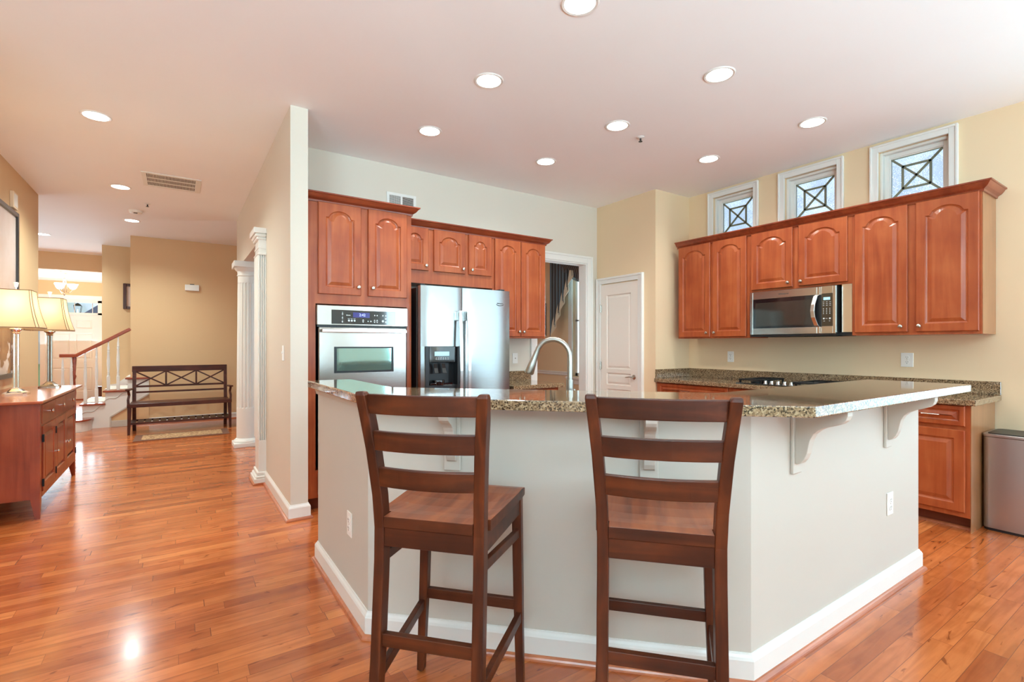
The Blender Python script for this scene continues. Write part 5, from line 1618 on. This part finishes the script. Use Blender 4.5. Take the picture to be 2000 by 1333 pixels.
def rail_z(x):  # underside of the handrail
    return 1.090 if x < -0.16 else 1.090 + (x + 0.16) * 0.64


for x, tz in ((-0.326, 0.174), (-0.228, 0.174), (-0.069, 2 * RISE), (0.063, 2 * RISE), (0.205, 3 * RISE), (0.324, 3 * RISE)):
    baluster(x, 0.05, tz, rail_z(x) + 0.01)
m = MB(); m.lathe([(0.026, 0.174), (0.026, 0.40), (0.02, 0.42), (0.028, 0.55), (0.018, 0.75), (0.030, 0.80), (0.02, 0.83), (0.032, 1.06), (0.03, 1.10)], (-0.205, 0.09, 0), 16); m.build('newel_post', RAILW, sc_, smooth=True)
m = MB(); m.bar([(-0.365, 0.05, 1.115), (-0.17, 0.05, 1.115)], 0.055, 0.050, (0, 1, 0)); m.bar([(-0.175, 0.05, 1.113), (0.478, 0.05, 1.113 + 0.653 * 0.64)], 0.055, 0.050, (0, 1, 0)); m.lathe([(0.055, 1.092), (0.060, 1.115), (0.055, 1.140)], (-0.205, 0.09, 0), 20)
m.build('handrail', RAILW, sc_, bevel=0.010)
m = MB(); m.prism([(0.08, 0.58), (0.08, 0.50), (0.10, 0.40), (1.9, 0.40 + 1.8 * RISE / RUN), (1.9, 0.60 + 1.8 * RISE / RUN), (0.20, 0.60)], 1.19, 1.215, 'Y')
m.build('wall_skirt', WHITE, sc_)

# ------------------------------------------------------------------ entry hall
fd = thing('door_2', 'white six-panel front door with sidelights and a transom', 'door', (-2.03, 15.20, 0), 0, None, 'structure')
m = MB()
# frame: jambs, mullion posts, head, transom bar
for a, b in ((-0.87, -0.80), (-0.56, -0.47), (0.445, 0.535), (0.76, 0.83)):
    m.box(a, -0.03, 0, b, 0.14, 2.32)
m.box(-0.87, -0.03, 2.27, 0.83, 0.14, 2.335); m.box(-0.80, -0.03, 1.985, 0.76, 0.10, 2.03); m.box(-0.90, -0.05, 2.335, 0.86, 0.0, 2.43, 0.006)
m.build('frame', WHITE, fd)
m = MB()
pans = [(-0.36, -0.06, 0.20, 0.75), (-0.36, -0.06, 0.95, 1.55), (-0.36, -0.06, 1.66, 1.86)]
pans2 = [(0.04, 0.34, 0.20, 0.75), (0.04, 0.34, 0.95, 1.55), (0.04, 0.34, 1.66, 1.86)]
panel_slab(m, -0.47, -0.01, 0.01, 1.985, 0.05, 0.01, pans); panel_slab(m, -0.01, 0.445, 0.01, 1.985, 0.05, 0.01, pans2)
ds = m.build('door_slab', WHITE, fd)
m = MB(); m.lathe([(0.025, 0.012), (0.025, 0.0), (0.012, -0.02), (0.03, -0.05), (0.02, -0.06)], (-0.40, 0, 0.95), 14, 'Y'); m.box(-0.415, -0.01, 1.08, -0.385, 0.012, 1.13, 0.004); m.build('door_knob', PEWTER, ds)
m = MB(); m.box(-0.10, -0.03, 1.93, -0.088, -0.005, 1.99); m.build('wreath_hook', PEWTER, ds)
m = MB()
for xx in (-0.30, 0.02, 0.34):
    m.box(xx - 0.006, 0.05, 2.03, xx + 0.006, 0.07, 2.27)
m.build('muntin', WHITE, fd)
for a, b, c, d_ in ((-0.80, -0.56, 0.05, 1.985), (0.535, 0.76, 0.05, 1.985), (-0.80, 0.76, 2.03, 2.27)):
    bx('pane', GLASS, fd, (a, 0.06, c, b, 0.066, d_))
m = MB(); m.box(-0.47, -0.02, 0, 0.445, 0.14, 0.02); m.build('threshold', RAILW, fd)

ch = thing('chandelier', 'small nickel chandelier with frosted bowls in the entry hall', 'chandelier', (-2.01, 14.0, 2.80))
m = MB(); m.lathe([(0.065, 0), (0.060, -0.02), (0.02, -0.035)], (0, 0, 0), 20); m.lathe([(0.008, -0.03), (0.008, -0.11), (0.022, -0.115), (0.022, -0.13), (0.006, -0.14), (0.006, -0.43), (0.02, -0.44), (0.008, -0.475)], (0, 0, 0), 12); m.build('stem', NICKEL, ch, smooth=True)
for i in range(3):
    a = R(10 + 120 * i); cx, cy = math.cos(a), math.sin(a)
    m = MB(); m.tube([(cx * 0.01, cy * 0.01, -0.12), (cx * 0.05, cy * 0.05, -0.25), (cx * 0.03, cy * 0.03, -0.40), (cx * 0.08, cy * 0.08, -0.42), (cx * 0.13, cy * 0.13, -0.36), (cx * 0.135, cy * 0.135, -0.335)], 0.007, 8); ar = m.build('arm', NICKEL, ch, smooth=True)
    m = MB(); m.lathe([(0.02, -0.335), (0.045, -0.325), (0.068, -0.29), (0.080, -0.25), (0.098, -0.222)], (cx * 0.135, cy * 0.135, 0), 20, cap=False); m.build('glass_bowl', FROST, ch, smooth=True)
d = bpy.data.lights.new('chandelier_glow', 'POINT'); d.energy = 25; d.color = (1, 0.9, 0.76); d.shadow_soft_size = 0.15
o = bpy.data.objects.new('chandelier_glow', d); COL.objects.link(o); o.parent = ch; o.location = (0, 0, -0.15)
t = thing('flush_light', 'round flush light on the entry hall ceiling', 'ceiling light', (-2.05, 13.75, 2.80))
m = MB(); m.lathe([(0.11, 0), (0.11, -0.012), (0.095, -0.015)], (0, 0, 0), 24); m.build('rim', WHITE, t)
m = MB(); m.lathe([(0.094, -0.012), (0.07, -0.022), (0.01, -0.026)], (0, 0, 0), 24); m.build('diffuser', LENS, t, smooth=True)
t = thing('storage_chest', 'small dark brown chest by the front door', 'chest', (-1.42, 14.75, 0))
m = MB(); m.box(-0.11, -0.16, 0.03, 0.11, 0.16, 0.30, 0.004); m.build('body', FRAMEBR, t)
m = MB(); m.box(-0.12, -0.17, 0.30, 0.12, 0.17, 0.335, 0.006); m.build('lid', FRAMEBR, t)
m = MB()
for a in (-0.10, 0.10):
    for b in (-0.15, 0.15):
        m.box(a - 0.015, b - 0.015, 0, a + 0.015, b + 0.015, 0.03)
m.build('foot', FRAMEBR, t)

# outside the front door
t = thing('porch_lantern', 'glass porch lantern hanging outside, seen through the transom', 'lantern', (-2.03, 15.85, 2.03))
m = MB(); m.ring_loft([[(-a, -a, z), (a, -a, z), (a, a, z), (-a, a, z)] for a, z in ((0.075, 0.20), (0.05, 0.235), (0.012, 0.265))]); m.box(-0.045, -0.045, 0.0, 0.045, 0.045, 0.012)
for a, b in ((1, 1), (1, -1), (-1, 1), (-1, -1)):
    m.bar([(a * 0.045, b * 0.045, 0.01), (a * 0.07, b * 0.07, 0.20)], 0.008, 0.008, (1, 0, 0))
m.tube([(0, 0, 0.26), (0, 0, 0.80)], 0.005, 6); m.build('cage', DARKM, t)
m = MB(); m.lathe([(0.02, 0.03), (0.02, 0.12)], (0, 0, 0), 10); m.build('candle_sleeve', PLATE, t)
t = thing('porch_roof', 'white porch ceiling outside the front door', 'roof', (-2.03, 16.2, 2.83), 0, None, 'structure')
m = MB(); m.box(-1.5, -0.84, 0, 1.5, 0.9, 0.08); m.build('soffit', WHITE, t)
t = thing('neighbor_house', 'pale house with a grey-blue gable roof across the street, seen through the transom', 'house', (-4.45, 46.0, 0))
m = MB(); m.box(-3.5, 0, 0, 4.5, 5, 3.5); m.build('wall', CLAY, t)
m = MB(); m.prism([(-1.2, 3.45), (1.2, 3.45), (0, 4.4)], -0.3, 4.5, 'Y'); m.build('roof', SHING, t)
o = bx('ground', plain('lawn_green', srgb(96, 120, 70), 0.95, bump=0.5, bscale=30), None, (-60, 15.5, -0.3, 60, 90, -0.2))
struct(o, 'lawn outside the front door', 'ground')
